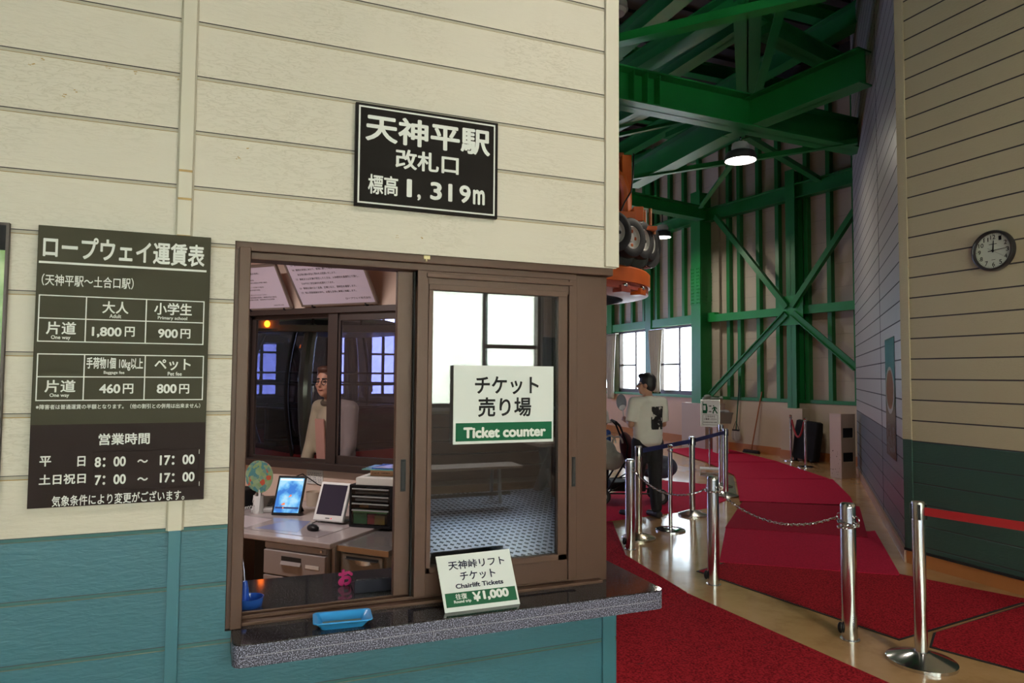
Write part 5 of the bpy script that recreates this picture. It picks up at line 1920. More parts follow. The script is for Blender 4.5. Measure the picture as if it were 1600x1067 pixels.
MB().bar(e * .93 , e * .93 - Vector((xn.x, xn.y, 0)) * .135, .02, .02).build('wall_hook', BLACKM, t, 0)

# big column beside the window with its plinth
XCF = 9.92
yc0, yc1 = onX(1095, 600, XCF).y, onX(1080.5, 600, XCF).y
struct(MB().box(XCF - .10, XW + .1, yc0 - .28, onX(1065, 650, XCF - .1).y, 0, 1.03), 'column_plinth', [mat('plum_plaster', (.46, .38, .33), .6)], smooth=0, bevel=.006)
b = MB().box(XCF, XCF + .03, yc0, yc1, 1.03, 6.0).box(XCF + .03, XCF + .58, (yc0 + yc1) / 2 - .015, (yc0 + yc1) / 2 + .015, 1.03, 6.0).box(XCF + .58, XCF + .61, yc0, yc1, 1.03, 6.0)
zs0, zs1 = onX(1088, 476, XCF).z, onX(1088, 418, XCF).z
b.box(XCF - .012, XCF, yc0 - .004, yc1 + .004, zs0, zs1)
b.box(XCF + .1, XCF + .5, (yc0 + yc1) / 2 - .03, (yc0 + yc1) / 2 - .015, zs0 + .1, zs1 - .1)
nb = 11
for j in range(nb):
    z = zs0 + (zs1 - zs0) * (j + .5) / nb
    for f in (.12, .30, .70, .88):
        y = yc0 + (yc1 - yc0) * f
        b.cyl((XCF - .028, y, z), (XCF - .012, y, z), .017, n=6)
    for f in (.15, .3, .45): b.cyl((XCF + f, (yc0 + yc1) / 2 - .045, z), (XCF + f, (yc0 + yc1) / 2 - .03, z), .017, n=6)
struct(b, 'column_main', GREENP, smooth=0)
YC = (yc0 + yc1) / 2
# grey tub on a narrow pedestal, and crumpled sheet
p_ = onZ(1126, 703)
pd = thing('pedestal', 'narrow cream pedestal under the grey tub by the column', 'pedestal', (9.35, 11.95, 0), -.35)
pp = onZ(1126, 708)
pd.location = (pp.x, pp.y, 0)
MB().box(-.13, .13, -.13, .13, 0, .62).build('post', PLASTER, pd, 0, .004)
MB().box(-.17, .17, -.17, .17, .62, .645).build('top_plate', PLASTER, pd, 0, .003)
t = thing('storage_tub', 'grey open storage tub heaped with cloths on the cream pedestal', 'tub', (pp.x, pp.y, .646), -.35)
b = MB()
bowl([(.38, .30, .03, 0), (.44, .34, .03, .20), (.46, .36, .03, .20), (.46, .36, .03, .235), (.43, .33, .02, .235), (.36, .28, .02, .02)], b)
b.build('body', mat('grey_tub', (.21, .20, .17), .5), t, 0)
b = MB()
random.seed(4)
for k in range(7): b.ell((random.uniform(-.14, .14), random.uniform(-.08, .08), .20 + random.uniform(0, .05)), (random.uniform(.05, .11), random.uniform(.04, .08), random.uniform(.03, .06)))
b.remesh('cloths', mat('grey_cloth', (.26, .25, .27), .9), t, .012, 3)
tag(MB().ell((-.12, -.12, .26), (.035, .03, .025)).build('red_cap', mat('red_cap', (.5, .02, .04), .4), t), 'small red cap')
pcr = onX(1112, 606, XCF + .25)
t = thing('plastic_sheet', 'crumpled pale plastic sheet stuffed at the foot of the green column', 'sheet', (XCF + .22, yc0 - .13, 1.031))
b = MB()
for k in range(12): b.ell((random.uniform(-.2, .22), random.uniform(-.08, .08), .07 + random.uniform(0, .16) * (1 - .3)), (random.uniform(.06, .12), random.uniform(.04, .07), random.uniform(.04, .08)))
for v in b.bm.verts: v.co.z = max(v.co.z, 0)
b.remesh('body', mat('crumpled_film', (.30, .36, .34), .35, bump=(18, .8, .02)), t, .014, 1)

# curtains by the windows
CURT = mat('pale_curtain', (.52, .50, .46), .85)
for i, (px, lab) in enumerate(((954, 'pale tied curtain at the booth side of the left window'), (1025, 'pale tied curtain between the two windows'))):
    yc = onX(px, 560, XW - .22).y
    zt_, zb_ = 2.86, (onX(px, 623, XW - .22).z if i == 0 else onX(px, 612, XW - .22).z)
    t = thing('curtain', lab, 'curtain', (XW - .22, yc, zb_))
    b = MB()
    nz, nu = 26, 40
    H_ = zt_ - zb_
    G = []
    for j in range(nz + 1):
        f = j / nz
        w_ = .13 + .10 * abs(f - .25) ** .8 + (.10 * f)
        sh_ = -.10 * (1 - f) * (1 if i == 0 else .8)
        G.append([b.bm.verts.new((.035 * math.sin(k / nu * 2 * PI * 5 + .5 * math.sin(f * 3)), sh_ * 0 + (k / nu - .5) * 2 * w_ + .05 * math.sin(f * 2.2), f * H_)) for k in range(nu + 1)])
    for j in range(nz):
        for k in range(nu): b.bm.faces.new((G[j][k], G[j][k + 1], G[j + 1][k + 1], G[j + 1][k]))
    o = b.build('cloth', CURT, t, 180)
    so = o.modifiers.new('thick', 'SOLIDIFY')
    so.thickness = .004
    MB().torus((0, .05 * math.sin(.55), H_ * .27), .06, .014, (0, 0, 1), 24, 8, 0, .7).build('tie_back', CURT, t)
    MB().cyl((0, -.30, H_ + .01), (0, .30, H_ + .01), .012).cyl((0, -.28, H_ + .01), (.1, -.28, H_ + .01), .008).build('rail', STEEL_B, t)
# tower seen outside the right window
TW = mat('galvanised_steel', (.42, .43, .46), .5, .3)
t = thing('steel_pylon', 'faint grey steel pylon legs outside the right window', 'pylon', (24, 28, -3))
for p0_, p1_ in (((0, 0, 0), (0, 0, 12)), ((2.4, -1.8, 0), (2.4, -1.8, 12))): MB().bar(p0_, p1_, .3, .3).build('leg', TW, t, 0)
for z in (3, 5, 7, 9): MB().bar((0, 0, z), (2.4, -1.8, z + 1.8), .14, .14).build('brace', TW, t, 0)

# ================================================================== GREEN ROOF STEEL
def roof_beam(p_, q_, w_, h_, kind='i', name='beam_roof', m_=GREENP, up=(0, 0, 1)):
    b_ = MB()
    if kind == 'i': b_.ibeam(p_, q_, w_, h_, .022, 0, up)
    elif kind == 'l': b_.bar(p_ - Vector((0, 0, h_ / 2)), q_ - Vector((0, 0, h_ / 2)), w_, .016, 0, up).bar(p_, q_, .016, h_, 0, up)
    else: b_.bar(p_, q_, w_, h_, 0, up)
    return struct(b_, name, m_, smooth=0)


def rz(x0_, y0_, x1_, y1_, z, w_, h_, kind='i', m_=GREENP): return roof_beam(onZ(x0_, y0_, z), onZ(x1_, y1_, z), w_, h_, kind, 'beam_roof', m_)


rz(880, 118, 1345, 216, 5.45, .34, .46)                 # long beam, lamp hangs from it
rz(1352, 104, 1140, 192, 5.45, .26, .44)
rz(1140, 192, 988, 276, 5.45, .26, .44)
rz(900, 76, 1290, -14, 6.0, .16, .14, 'l', GREENB)       # bright angle across the top
rz(1222, 2, 1181, 152, 6.2, .12, .10, 'l')
rz(1168, 8, 1168, 150, 6.6, .36, .30)
rz(970, 118, 1165, -4, 6.7, .30, .28)
rz(1030, 122, 1190, 18, 7.0, .26, .26)
rz(930, 205, 1020, 158, 5.9, .30, .26)
rz(940, 216, 1098, 182, 5.7, .07, .06, 'l')
rz(985, 277, 1340, 220, 5.25, .09, .08, 'l')
rz(1148, 248, 1094, 322, 5.25, .08, .08, 'l')
rz(1165, 210, 1290, 285, 5.6, .12, .12, 'l')
rz(920, 300, 1095, 334, 5.35, .26, .30)
rz(1190, 40, 1345, 120, 7.0, .26, .30)
rz(1000, -40, 1100, -60, 7.2, .3, .3)
rz(1040, 212, 1180, 150, 7.0, .14, .14, 'l')
rz(1080, 250, 1230, 170, 7.0, .14, .14, 'l')
rz(1080, 300, 1340, 190, 7.0, .2, .2)
rz(985, 250, 1090, 215, 6.6, .14, .14, 'l')
roof_beam(Vector((XCF + .3, YC, 5.5)), Vector((XW - .1, 19.8, 5.5)), .22, .30)
for y in (-4, -1.5, 1, 3.5, 6, 8.5, 11, 13.5, 16, 18.5):
    roof_beam(Vector((XL, y, 7.75)), Vector((12, y, 7.75)), .2, .28)
for x in (-3, 0, 3, 6, 9):
    roof_beam(Vector((x, YB, 7.4)), Vector((x, YF, 7.4)), .26, .36)
# crane-like stiffeners on the long beam
A_, B_ = onZ(880, 118, 5.45), onZ(1345, 216, 5.45)
dA = (B_ - A_).normalized()
nA = Vector((dA.y, -dA.x, 0))
b = MB()
for px in (982, 1003, 1022):
    q_ = onZ(px, 118 + (px - 880) * 98 / 465, 5.45)
    b.bar(q_ + nA * .075 - Vector((0, 0, .21)), q_ + nA * .075 + Vector((0, 0, .21)), .016, .13, 0, (nA.x, nA.y, 0))
    b.bar(q_ - nA * .075 - Vector((0, 0, .21)), q_ - nA * .075 + Vector((0, 0, .21)), .016, .13, 0, (nA.x, nA.y, 0))
struct(b, 'beam_stiffeners', GREENP, smooth=0)

# ================================================================== ROPEWAY MACHINERY
HX = Vector((.928, -.372, 0))
HF = Vector((.372, .928, 0))
WR = 1.6
WC = O + HX * .58 + HF * 10.9
WC.z = 0
t = thing('bullwheel', 'big orange horizontal cable wheel hanging beyond the booth corner', 'cable wheel', (WC.x, WC.y, 3.0))
b = MB().lathe([(WR - .10, .0), (WR, .0), (WR, .20), (WR - .03, .23), (WR - .10, .23), (WR - .12, .17), (WR - .06, .11), (WR - .12, .06), (WR - .10, .0)], n=72)
b.build('rim', ORANGE, t)
b = MB().lathe([(WR - .42, -.16), (WR - .03, -.10), (WR - .03, .0), (WR - .12, .0), (WR - .42, -.08), (WR - .42, -.16)], n=72)
tag(b.build('lower_ring', REDPINK, t), 'dusky red lower ring')
for k in range(8):
    w_ = k * PI / 4 + .25
    d = Vector((math.cos(w_), math.sin(w_), 0))
    MB().bar(d * .2 + Vector((0, 0, .02)), d * (WR - .1) + Vector((0, 0, .02)), .18, .22).build('spoke', ORANGE, t, 0)
MB().lathe([(.001, -.25), (.24, -.25), (.28, -.1), (.28, .4), (.16, .5), (.16, 2.4), (.001, 2.4)], n=30).build('hub', ORANGE, t)
for k in range(3):
    w_ = -.95 - .30 * k
    d = Vector((math.cos(w_), math.sin(w_), 0))
    MB().bar(d * (WR - .16) + Vector((0, 0, -.11)), d * (WR + .01) + Vector((0, 0, -.11)), .20, .10).build('clip_block', [ORANGE, REDPINK][k % 2], t, 0, .01)
    MB().ell(d * (WR - .02) + Vector((0, 0, -.06)), (.05, .05, .04)).build('bolt_head', CHROME, t)

# row of tyres that push the cabins round
for i, (px, py, dep_) in enumerate(((957, 362, 9.3), (983, 372, 9.75), (1000.5, 376, 10.2), (1011.5, 380, 10.65), (1018.5, 384, 11.1))):
    c_ = atD(px, py, dep_)
    rad_ = Vector((c_.x - WC.x, c_.y - WC.y, 0)).normalized()
    rad_ = (rad_ * .5 + Vector((.15, -.99, 0)) * .9 + Vector((HX.x, HX.y, 0)) * (.12 * i)).normalized()
    t = thing('drive_tyre', ('drive tyre half hidden by the booth corner under the orange machinery', 'most fully seen drive tyre, second out from the booth corner', 'third drive tyre out from the booth corner', 'fourth drive tyre out from the booth corner', 'outermost drive tyre of the row, seen nearly edge on')[i], 'tyre', c_, math.atan2(rad_.y, rad_.x) + PI / 2, 'drive tyres above the cable wheel')
    RM = Matrix.Rotation(PI / 2, 4, 'X')
    R_ = .285
    MB().lathe([(R_ * .58, -.07), (R_ * .8, -.085), (R_ * .96, -.07), (R_, -.045), (R_, .045), (R_ * .96, .07), (R_ * .8, .085), (R_ * .58, .07), (R_ * .58, -.07)], n=44, M=RM).build('tread', RUBBER, t)
    MB().lathe([(R_ * .60, -.06), (R_ * .60, .06), (R_ * .54, .065), (R_ * .48, .03), (R_ * .22, .02), (R_ * .2, .05), (.001, .055), (.001, -.05), (R_ * .5, -.05)], n=36, M=RM).build('hub', mat('wheel_rim', (.62, .60, .56), .35, .5), t)
    b = MB()
    for k in range(5):
        w_ = 2 * PI * k / 5
        b.ell((R_ * .36 * math.cos(w_), -.026, R_ * .36 * math.sin(w_)), (R_ * .09, .008, R_ * .09))
    tag(b.build('hub_openings', ORANGE if i == 1 else BLACKM, t), 'hub openings')
# second, darker set of pulleys underneath
for i, (px, py, dep_) in enumerate(((972, 402, 9.9), (994, 404, 10.3), (1012, 403, 10.8))):
    c_ = atD(px, py, dep_)
    t = thing('belt_pulley', ('dark belt pulley under the most fully seen drive tyre', 'dark belt pulley in the middle under the tyre row', 'dark belt pulley with bright ribs at the outer end')[i], 'pulley', c_, -.5 + .3 * i, 'dark pulleys under the tyres')
    b = MB()
    b.lathe([(.001, -.10), (.16, -.10), (.17, -.06), (.14, -.04), (.17, -.01), (.14, .02), (.17, .05), (.16, .10), (.001, .10)], n=32, M=Matrix.Rotation(PI / 2, 4, 'X'))
    b.build('wheel', RUBBER, t)
    b = MB()
    for z in (-.06, .0, .06): b.torus((0, z, 0), .165, .008, (0, 1, 0))
    b.build('rib_rings', [BLACKM, STEEL][i == 2], t)
# orange carrying frame
t = thing('drive_frame', 'orange steel frame and brackets carrying the drive tyres', 'machine frame', atD(978, 300, 10.4))


def at_box(b_, px0, px1, py0, py1, dep_, dd, mi=0):
    p_, q_ = atD(px0, py1, dep_), atD(px1, py0, dep_)
    w_ = (q_ - p_).dot(HX)
    MM = Matrix((HX, HF, Vector((0, 0, 1)))).transposed().to_4x4()
    MM.translation = p_
    b_.box(0, w_, 0, dd, 0, (q_ - p_).z, mi, MM)


b = MB()
at_box(b, 930, 976, 236, 352, 10.6, .5)
b.build('mast', mat('deep_orange_paint', (.42, .06, .012), .45, var=(4, .25)), t, 0, .01, True)
b = MB()
at_box(b, 972, 988, 240, 342, 10.3, .3)
b.build('upright', ORANGE, t, 0, .01, True)
b = MB()
b.tube([atD(960, 268, 10.2), atD(972, 278, 10.2), atD(978, 300, 10.2), atD(979, 335, 10.2)], .07, 8)
b.build('curved_arm', ORANGE, t, 35, 0, True)
b = MB()
at_box(b, 955, 994, 330, 341, 9.9, .35)
b.build('cross_bar', ORANGE, t, 0, .006, True)
b = MB()
at_box(b, 990, 1006, 322, 345, 10.0, .3)
b.build('gear_box', ORANGE, t, 0, .012, True)
b = MB()
at_box(b, 996, 1027, 353, 359, 10.2, .3)
b.build('lower_bar', ORANGE, t, 0, .005, True)
b = MB()
at_box(b, 950, 1004, 341, 349, 10.05, .5)
tag(b.build('grey_plate', mat('grey_steel', (.26, .26, .27), .4, .5), t, 0, .004, True), 'grey steel plate')
for px, py0, py1 in ((1009, 328, 350), (1016, 326, 352), (1012, 358, 372), (1022, 356, 366)):
    b = MB().cyl(atD(px, py0, 10.3), atD(px, py1, 10.3), .025, n=12)
    b.build('stay_bolt', [mat('rusty_orange', (.30, .10, .03), .5), STEEL_B][px % 2], t, 35, 0, True)
b = MB().tube([atD(990, 240, 10.2), atD(989, 275, 10.15), atD(986, 300, 10.15), atD(976, 316, 10.1), atD(970, 330, 10.0)], .012, 8)
tag(b.build('hose', BLACKP, t, 35, 0, True), 'thin black hose')

# ================================================================== CABINS ON THE PLATFORM
GMET = mat('cabin_grey_green', (.16, .17, .15), .25, .4)
GBLK = mat('cabin_black', (.012, .012, .013), .3)
GRED = mat('cabin_red', (.30, .012, .015), .35)
CGLASS = glass_mat('cabin_glass', (.42, .43, .52), 1.5)


def cabin(name, label, loc, rz_, H=1.34, z0_=.80, R0=.86):
    """bulging four sided cabin: z0_ is where its glass begins"""
    t_ = thing(name, label, 'gondola cabin', loc, rz_, 'gondola cabins at the platform')

    def prof(f): return R0 * (.80 + .24 * math.sin(PI * (.12 + .72 * f)) - .16 * max(0, f - .45) ** 1.6)

    def ring(f, k=1.0, n=12):
        s_ = prof(f) * k
        return [Vector((x, y, z0_ + H * f)) for x, y in rrect(2 * s_, 2 * s_, .34 * s_, n)]
    NF = 14
    b_ = MB()
    R = [[b_.bm.verts.new(p_) for p_ in ring(i / NF, .985)] for i in range(NF + 1)]
    for A, B in zip(R, R[1:]):
        for j in range(len(A)): b_.bm.faces.new((A[j], A[(j + 1) % len(A)], B[(j + 1) % len(A)], B[j]))
    b_.build('glazing', CGLASS, t_, 180)
    n1 = len(ring(0))
    for c_ in range(4):                                   # corner pillars
        j0 = c_ * 13 + 6
        b_ = MB()
        pts = [ring(i / NF, 1.0)[j0] for i in range(NF + 1)]
        b_.tube(pts, .07, 10)
        b_.build('corner_pillar', [GMET, GBLK][c_ % 2], t_)
    for c_ in range(4):                                   # door posts and rails of each face
        for jj in (0, 12):
            j0 = (c_ * 13 + jj) % n1
            b_ = MB().tube([ring(i / NF, 1.0)[j0] for i in range(NF + 1)], .022, 6)
            b_.build('door_post', GBLK, t_)
    for f in (.36, .55, .64):
        b_ = MB().tube(ring(f, .97), .012, 6, 0, True)
        b_.build('hand_rail', GBLK, t_)
    b_ = MB()
    bowl([(2 * prof(0) * .80, 2 * prof(0) * .80, .2, .01), (2 * prof(0) * 1.0, 2 * prof(0) * 1.0, .28, z0_ - .14), (2 * prof(0) * 1.01, 2 * prof(0) * 1.01, .28, z0_ + .02)], b_)
    b_.build('lower_body', GRED, t_, 40)
    b_ = MB()
    e_ = prof(1.0)
    bowl([(2 * e_ * 1.02, 2 * e_ * 1.02, .3, z0_ + H - .02), (2 * e_ * 1.0, 2 * e_ * 1.0, .3, z0_ + H + .07), (2 * e_ * .7, 2 * e_ * .7, .25, z0_ + H + .14)], b_)
    b_.build('roof', GBLK, t_, 40)
    b_ = MB()
    for y in (-.42, .42): b_.box(-.55, .55, y - .16, y + .16, z0_ - .35, z0_ + .08).box(-.55, .55, y * 1.3 - .04, y * 1.3 + .04, z0_ + .08, z0_ + .5)
    b_.build('bench', GBLK, t_, 0, .02)
    MB().tube([(0, 0, z0_ + H + .1), (0, 0, z0_ + H + .9), (.25, 0, z0_ + H + 1.3), (.25, 0, z0_ + H + 2.2)], .05, 10).build('hanger_arm', ORANGE, t_)
    return t_


gc = atD(520, 600, 8.0)
GC = Vector((gc.x, gc.y, 0))
cabin('gondola_cabin', 'nearest dark glass gondola cabin with grey green corner pillar behind the booth window', GC, .42)
gc2 = atD(352, 600, 10.5)
cabin('gondola_cabin', 'second gondola cabin farther along the platform, nearly hidden by the window frame', Vector((gc2.x, gc2.y, 0)), .7)
# conduit, small orange lamp and duct over the platform
t = thing('cable_tray', 'long pale conduit rail under the dark platform ceiling', 'conduit', atD(500, 516, 7.0))
p_, q_ = atD(388, 505, 7.0), atD(640, 528, 7.0)
p_.z = q_.z = (p_.z + q_.z) / 2 + .02
MB().bar(p_, q_, .09, .07).build('rail', mat('olive_grey', (.20, .20, .15), .4), t, 0, .01, True)
for f in (.1, .4, .7):
    c_ = p_.lerp(q_, f)
    MB().cyl(c_, c_ + Vector((0, 0, 5.0)), .012, n=8).build('hanger_rod', BLACKM, t, 35, 0, True)
c_ = atD(417.5, 506, 6.9)
t = thing('signal_lamp', 'small glowing orange signal lamp on the conduit behind the booth window', 'lamp', c_)
MB().box(-.10, .12, .02, .08, -.05, .05).build('housing', mat('grey_box', (.22, .22, .22), .5), t, 0, .005)
MB().ell((0, 0, 0), (.028, .028, .034)).build('bulb', mat('amber_glow', (.3, .05, .0), .4, emit=(1, .16, .01), estr=6), t)

# ================================================================== PEOPLE
def person(name, label, loc, rz_, J, shirt, trousers, hair, skin, sleeve='short', vox=.012, hs=1.0, face=True, extra=None, headrot=0.0):
    """J: joints in the figure's own space (x right, y ahead, z up)"""
    t_ = thing(name, label, 'person', loc, rz_)
    V = {k: Vector(v) for k, v in J.items()}
    HR = Matrix.Rotation(headrot, 3, 'Z')
    hd = V['head']
    hp = lambda x, y, z: hd + HR @ Vector((x * hs, y * hs, z * hs))
    b_ = MB()
    b_.ell(hp(0, -.010, .035), (.076 * hs, .094 * hs, .098 * hs), R=HR)
    b_.ell(hp(0, .022, -.045), (.060 * hs, .070 * hs, .075 * hs), R=HR)
    b_.ell(hp(0, .055, -.088), (.030 * hs, .030 * hs, .028 * hs), R=HR)
    b_.caps(hp(0, .088, .012), hp(0, .108, -.022), .010 * hs, .016 * hs)
    for s_ in (-1, 1):
        b_.ell(hp(.078 * s_, -.012, -.005), (.012 * hs, .026 * hs, .036 * hs), R=HR)
        b_.ell(hp(.042 * s_, .060, -.02), (.026 * hs, .022 * hs, .024 * hs), R=HR)
    b_.ell(hp(0, .084, -.052), (.026 * hs, .012 * hs, .010 * hs), R=HR)
    b_.caps(V['neck'], hp(0, -.02, -.06), .054 * hs, .052 * hs)
    b_.caps(V['neck'], V['chest'], .06, .09)
    for s_ in ('l', 'r'):
        b_.caps(V['neck'] - Vector((0, 0, .03)), V['sh' + s_], .06, .058)
        b_.caps(V['sh' + s_], V['el' + s_], .050, .038)
        b_.caps(V['el' + s_], V['wr' + s_], .037, .025)
        b_.caps(V['hip' + s_], V['kn' + s_], .082, .055)
        b_.caps(V['kn' + s_], V['an' + s_], .052, .036)
        a_ = V['an' + s_]
        f_ = V.get('foot' + s_, Vector((0, 1, 0)))
        b_.caps(a_ + Vector((0, 0, -.04)) - f_ * .03, a_ + Vector((0, 0, -.055)) + f_ * .14, .036, .028)
        # hand with separate fingers
        w_, d = V['wr' + s_], (V['wr' + s_] - V['el' + s_]).normalized()
        hd_ = V.get('hand' + s_, d).normalized()
        pn = V.get('palm' + s_, Vector((0, -1, 0)))
        sd = hd_.cross(pn).normalized()
        pn = sd.cross(hd_).normalized()
        b_.ell(w_ + hd_ * .045, (.034, .05, .017), R=Matrix((sd, hd_, pn)).transposed())
        cu = V.get('curl' + s_, Vector((.5, 0, 0))).x
        for k, (o_, ln) in enumerate(((-.027, .066), (-.009, .076), (.009, .072), (.026, .056))):
            r0 = w_ + hd_ * .085 + sd * o_
            m1 = r0 + (hd_ * math.cos(cu * .6) + pn * math.sin(cu * .6)) * ln * .5
            m2 = m1 + (hd_ * math.cos(cu * 1.7) + pn * math.sin(cu * 1.7)) * ln * .5
            b_.caps(r0, m1, .0095, .009)
            b_.caps(m1, m2, .009, .0078)
        tb = w_ + hd_ * .03 - sd * .030
        tm = tb + (hd_ * .6 - sd * .6 + pn * .5 * cu).normalized() * .035
        b_.caps(tb, tm, .013, .011)
        b_.caps(tm, tm + (hd_ * .9 + pn * .7 * cu).normalized() * .03, .0105, .009)
    b_.caps(V['chest'], V['pelvis'], .098, .10)
    b_.remesh('body', skin, t_, vox, 3)
    # shirt
    if shirt:
        b_ = MB()
        ch, pe = V['chest'], V['pelvis']
        for i in range(9):
            f = i / 8
            c_ = ch.lerp(pe, f * 1.05) + Vector((0, 0, .05 * (1 - f)))
            b_.ell(c_, (.165 + .015 * math.sin(f * 3) + .012 * f, .128 + .014 * f, .085))
        b_.caps(V['neck'] - Vector((0, 0, .045)), V['chest'], .085, .15)
        for s_ in ('l', 'r'):
            b_.caps(V['neck'] - Vector((0, 0, .05)), V['sh' + s_], .07, .072)
            if sleeve == 'short':
                e_ = V['sh' + s_].lerp(V['el' + s_], .86)
                b_.cyl(V['sh' + s_], e_, .072, .070, 20)
                b_.ell(V['sh' + s_], (.072, .072, .072))
            else:
                b_.caps(V['sh' + s_], V['el' + s_], .070, .056)
                b_.caps(V['el' + s_], V['el' + s_].lerp(V['wr' + s_], .9), .056, .042)
        b_.remesh('shirt', shirt, t_, vox, 5)
    b_ = MB()
    for s_ in ('l', 'r'):
        b_.caps(V['pelvis'] + Vector((0, 0, .02)), V['hip' + s_], .135, .112)
        b_.caps(V['hip' + s_], V['kn' + s_], .108, .080)
        e_ = V['kn' + s_].lerp(V['an' + s_], .93)
        b_.caps(V['kn' + s_], e_, .080, .066)
    b_.remesh('trousers', trousers, t_, vox, 5)
    for s_ in ('l', 'r'):
        a_ = V['an' + s_]
        f_ = V.get('foot' + s_, Vector((0, 1, 0)))
        b_ = MB()
        z_ = a_.z - .035
        b_.caps(a_ + Vector((0, 0, -.045)) - f_ * .04, a_ + Vector((0, 0, -.058)) + f_ * .15, .045, .036)
        b_.caps(a_ + Vector((0, 0, -.0)), a_ + Vector((0, 0, -.045)), .042, .045)
        for v in b_.bm.verts: v.co.z = max(v.co.z, a_.z - .085)
        b_.remesh('shoe', mat('dark_shoe', (.018, .018, .02), .5), t_, .010, 2)
    if hair:
        b_ = MB()
        b_.ell(hp(0, -.022, .052), (.088 * hs, .100 * hs, .095 * hs), R=HR)
        b_.ell(hp(0, -.052, .0), (.080 * hs, .066 * hs, .085 * hs), R=HR)
        b_.ell(hp(0, .035, .105), (.068 * hs, .062 * hs, .035 * hs), R=HR)
        for s_ in (-1, 1): b_.ell(hp(.070 * s_, -.02, .035), (.018 * hs, .045 * hs, .055 * hs), R=HR)
        b_.remesh('hair', hair, t_, vox * .8, 2)
    if face:
        b_ = MB()
        for s_ in (-1, 1): b_.ell(hp(.030 * s_, .078, .008), (.012, .008, .006), R=HR)
        b_.build('eyes', mat('eye_dark', (.02, .015, .015), .2), t_)
        b_ = MB()
        for s_ in (-1, 1): b_.caps(hp(.015 * s_, .086, .034), hp(.045 * s_, .076, .036), .005, .004)
        b_.build('eyebrows', HAIR, t_)
        tag(MB().ell(hp(0, .094, -.056), (.022 * hs, .006, .006), R=HR).build('lips', mat('lips', (.32, .11, .09), .5), t_), 'lips')
    return t_, V, HR, hp


def shirt_print_mat():
    M = mat('printed_white_tee', (.74, .72, .67), .85)
    N, L, bb2 = nodes(M)
    tc = N.new('ShaderNodeTexCoord')
    sp = N.new('ShaderNodeSeparateXYZ')
    L.new(tc.outputs['Object'], sp.inputs[0])

    def cmp_(src, op, val):
        q_ = N.new('ShaderNodeMath')
        q_.operation = op
        q_.inputs[1].default_value = val
        L.new(src, q_.inputs[0])
        return q_.outputs[0]

    def mul(a_, b_):
        q_ = N.new('ShaderNodeMath')
        q_.operation = 'MULTIPLY'
        L.new(a_, q_.inputs[0])
        L.new(b_, q_.inputs[1])
        return q_.outputs[0]
    k = cmp_(sp.outputs['X'], 'GREATER_THAN', -.03)
    for a_, op, v in (('X', 'LESS_THAN', .165), ('Y', 'LESS_THAN', .0), ('Z', 'GREATER_THAN', 1.03), ('Z', 'LESS_THAN', 1.295)): k = mul(k, cmp_(sp.outputs[a_], op, v))
    n = N.new('ShaderNodeTexNoise')
    n.inputs['Scale'].default_value = 14
    n.inputs['Detail'].default_value = 2
    n.inputs['Distortion'].default_value = 1.5
    L.new(tc.outputs['Object'], n.inputs['Vector'])
    k = mul(k, cmp_(n.outputs[0], 'GREATER_THAN', .405))
    mx = N.new('ShaderNodeMix')
    mx.data_type = 'RGBA'
    mx.inputs[6].default_value = (.74, .72, .67, 1)
    mx.inputs[7].default_value = (.015, .015, .016, 1)
    L.new(k, mx.inputs[0])
    L.new(mx.outputs[2], bb2.inputs['Base Color'])
    return M


BLKT = mat('black_trousers', (.012, .012, .016), .8)
mp_ = onZ(1012, 808)
JM = dict(head=(-.0, .03, 1.545), neck=(0, -.01, 1.40), chest=(0, -.01, 1.24), pelvis=(0, -.01, .90), shl=(-.185, -.01, 1.335), shr=(.185, -.01, 1.335), ell=(-.235, -.03, 1.08), elr=(.225, .02, 1.08),
          wrl=(-.165, .18, 1.11), wrr=(.20, .22, 1.02), hipl=(-.09, 0, .86), hipr=(.09, 0, .86), knl=(-.12, .03, .48), knr=(.10, 0, .48), anl=(-.17, .08, .085), anr=(.10, -.03, .085),
          handl=(-.25, .9, .3), palml=(.8, .2, -.2), curll=(1, 0, 0), handr=(-.2, .95, .1), palmr=(-.8, 0, -.2), curlr=(.6, 0, 0), footl=Vector((-.35, .93, 0)), footr=Vector((-.1, .99, 0)))
t, V, HR, hp = person('person', 'person in white T-shirt and black trousers seen from behind, holding a fan', mp_, math.radians(-3.4), JM, shirt_print_mat(), BLKT, HAIR, SKIN, headrot=math.radians(48))
b = MB()
for s_ in (-1, 1):
    b.torus(hp(.032 * s_, .094, .006), .020, .0028, HR @ Vector((0, 1, 0)), 20, 6)
    b.caps(hp(.052 * s_, .090, .010), hp(.078 * s_, -.01, .010), .0025, .0025)
b.caps(hp(-.012, .096, .008), hp(.012, .096, .008), .0025, .0025)
b.build('glasses', mat('glasses_frame', (.012, .03, .03), .3), t)
# the fan he holds
fw_l = V['wrl'] + Vector((-.01, .075, .04))
fpos = t.matrix_basis @ fw_l
t = thing('hand_fan', 'grey round hand fan held up by the person in the white T-shirt', 'fan', fpos, math.radians(-3.4 + 10))
Mt = Matrix.Rotation(.25, 4, 'Y') @ Matrix.Rotation(-.1, 4, 'X')
Mt = Matrix.Rotation(-.20, 4, 'Y')
M2 = Mt @ Matrix(((1, 0, 0, 0), (0, 0, 1, 0), (0, 1, 0, .185), (0, 0, 0, 1)))
MB().prism([(.075 * math.cos(u), .10 * math.sin(u)) for u in [2 * PI * k / 36 for k in range(36)]], -.0015, .0015, 0, 0, M2).build('blade', mat('fan_grey', (.20, .22, .25), .5, var=(25, .3)), t, 0)
tag(MB().prism([(.05 * math.cos(u), .03 * math.sin(u) - .062) for u in [2 * PI * k / 24 for k in range(24)]], -.002, .002, 0, 0, M2).build('white_base', WHITEP, t, 0), 'white lower part')
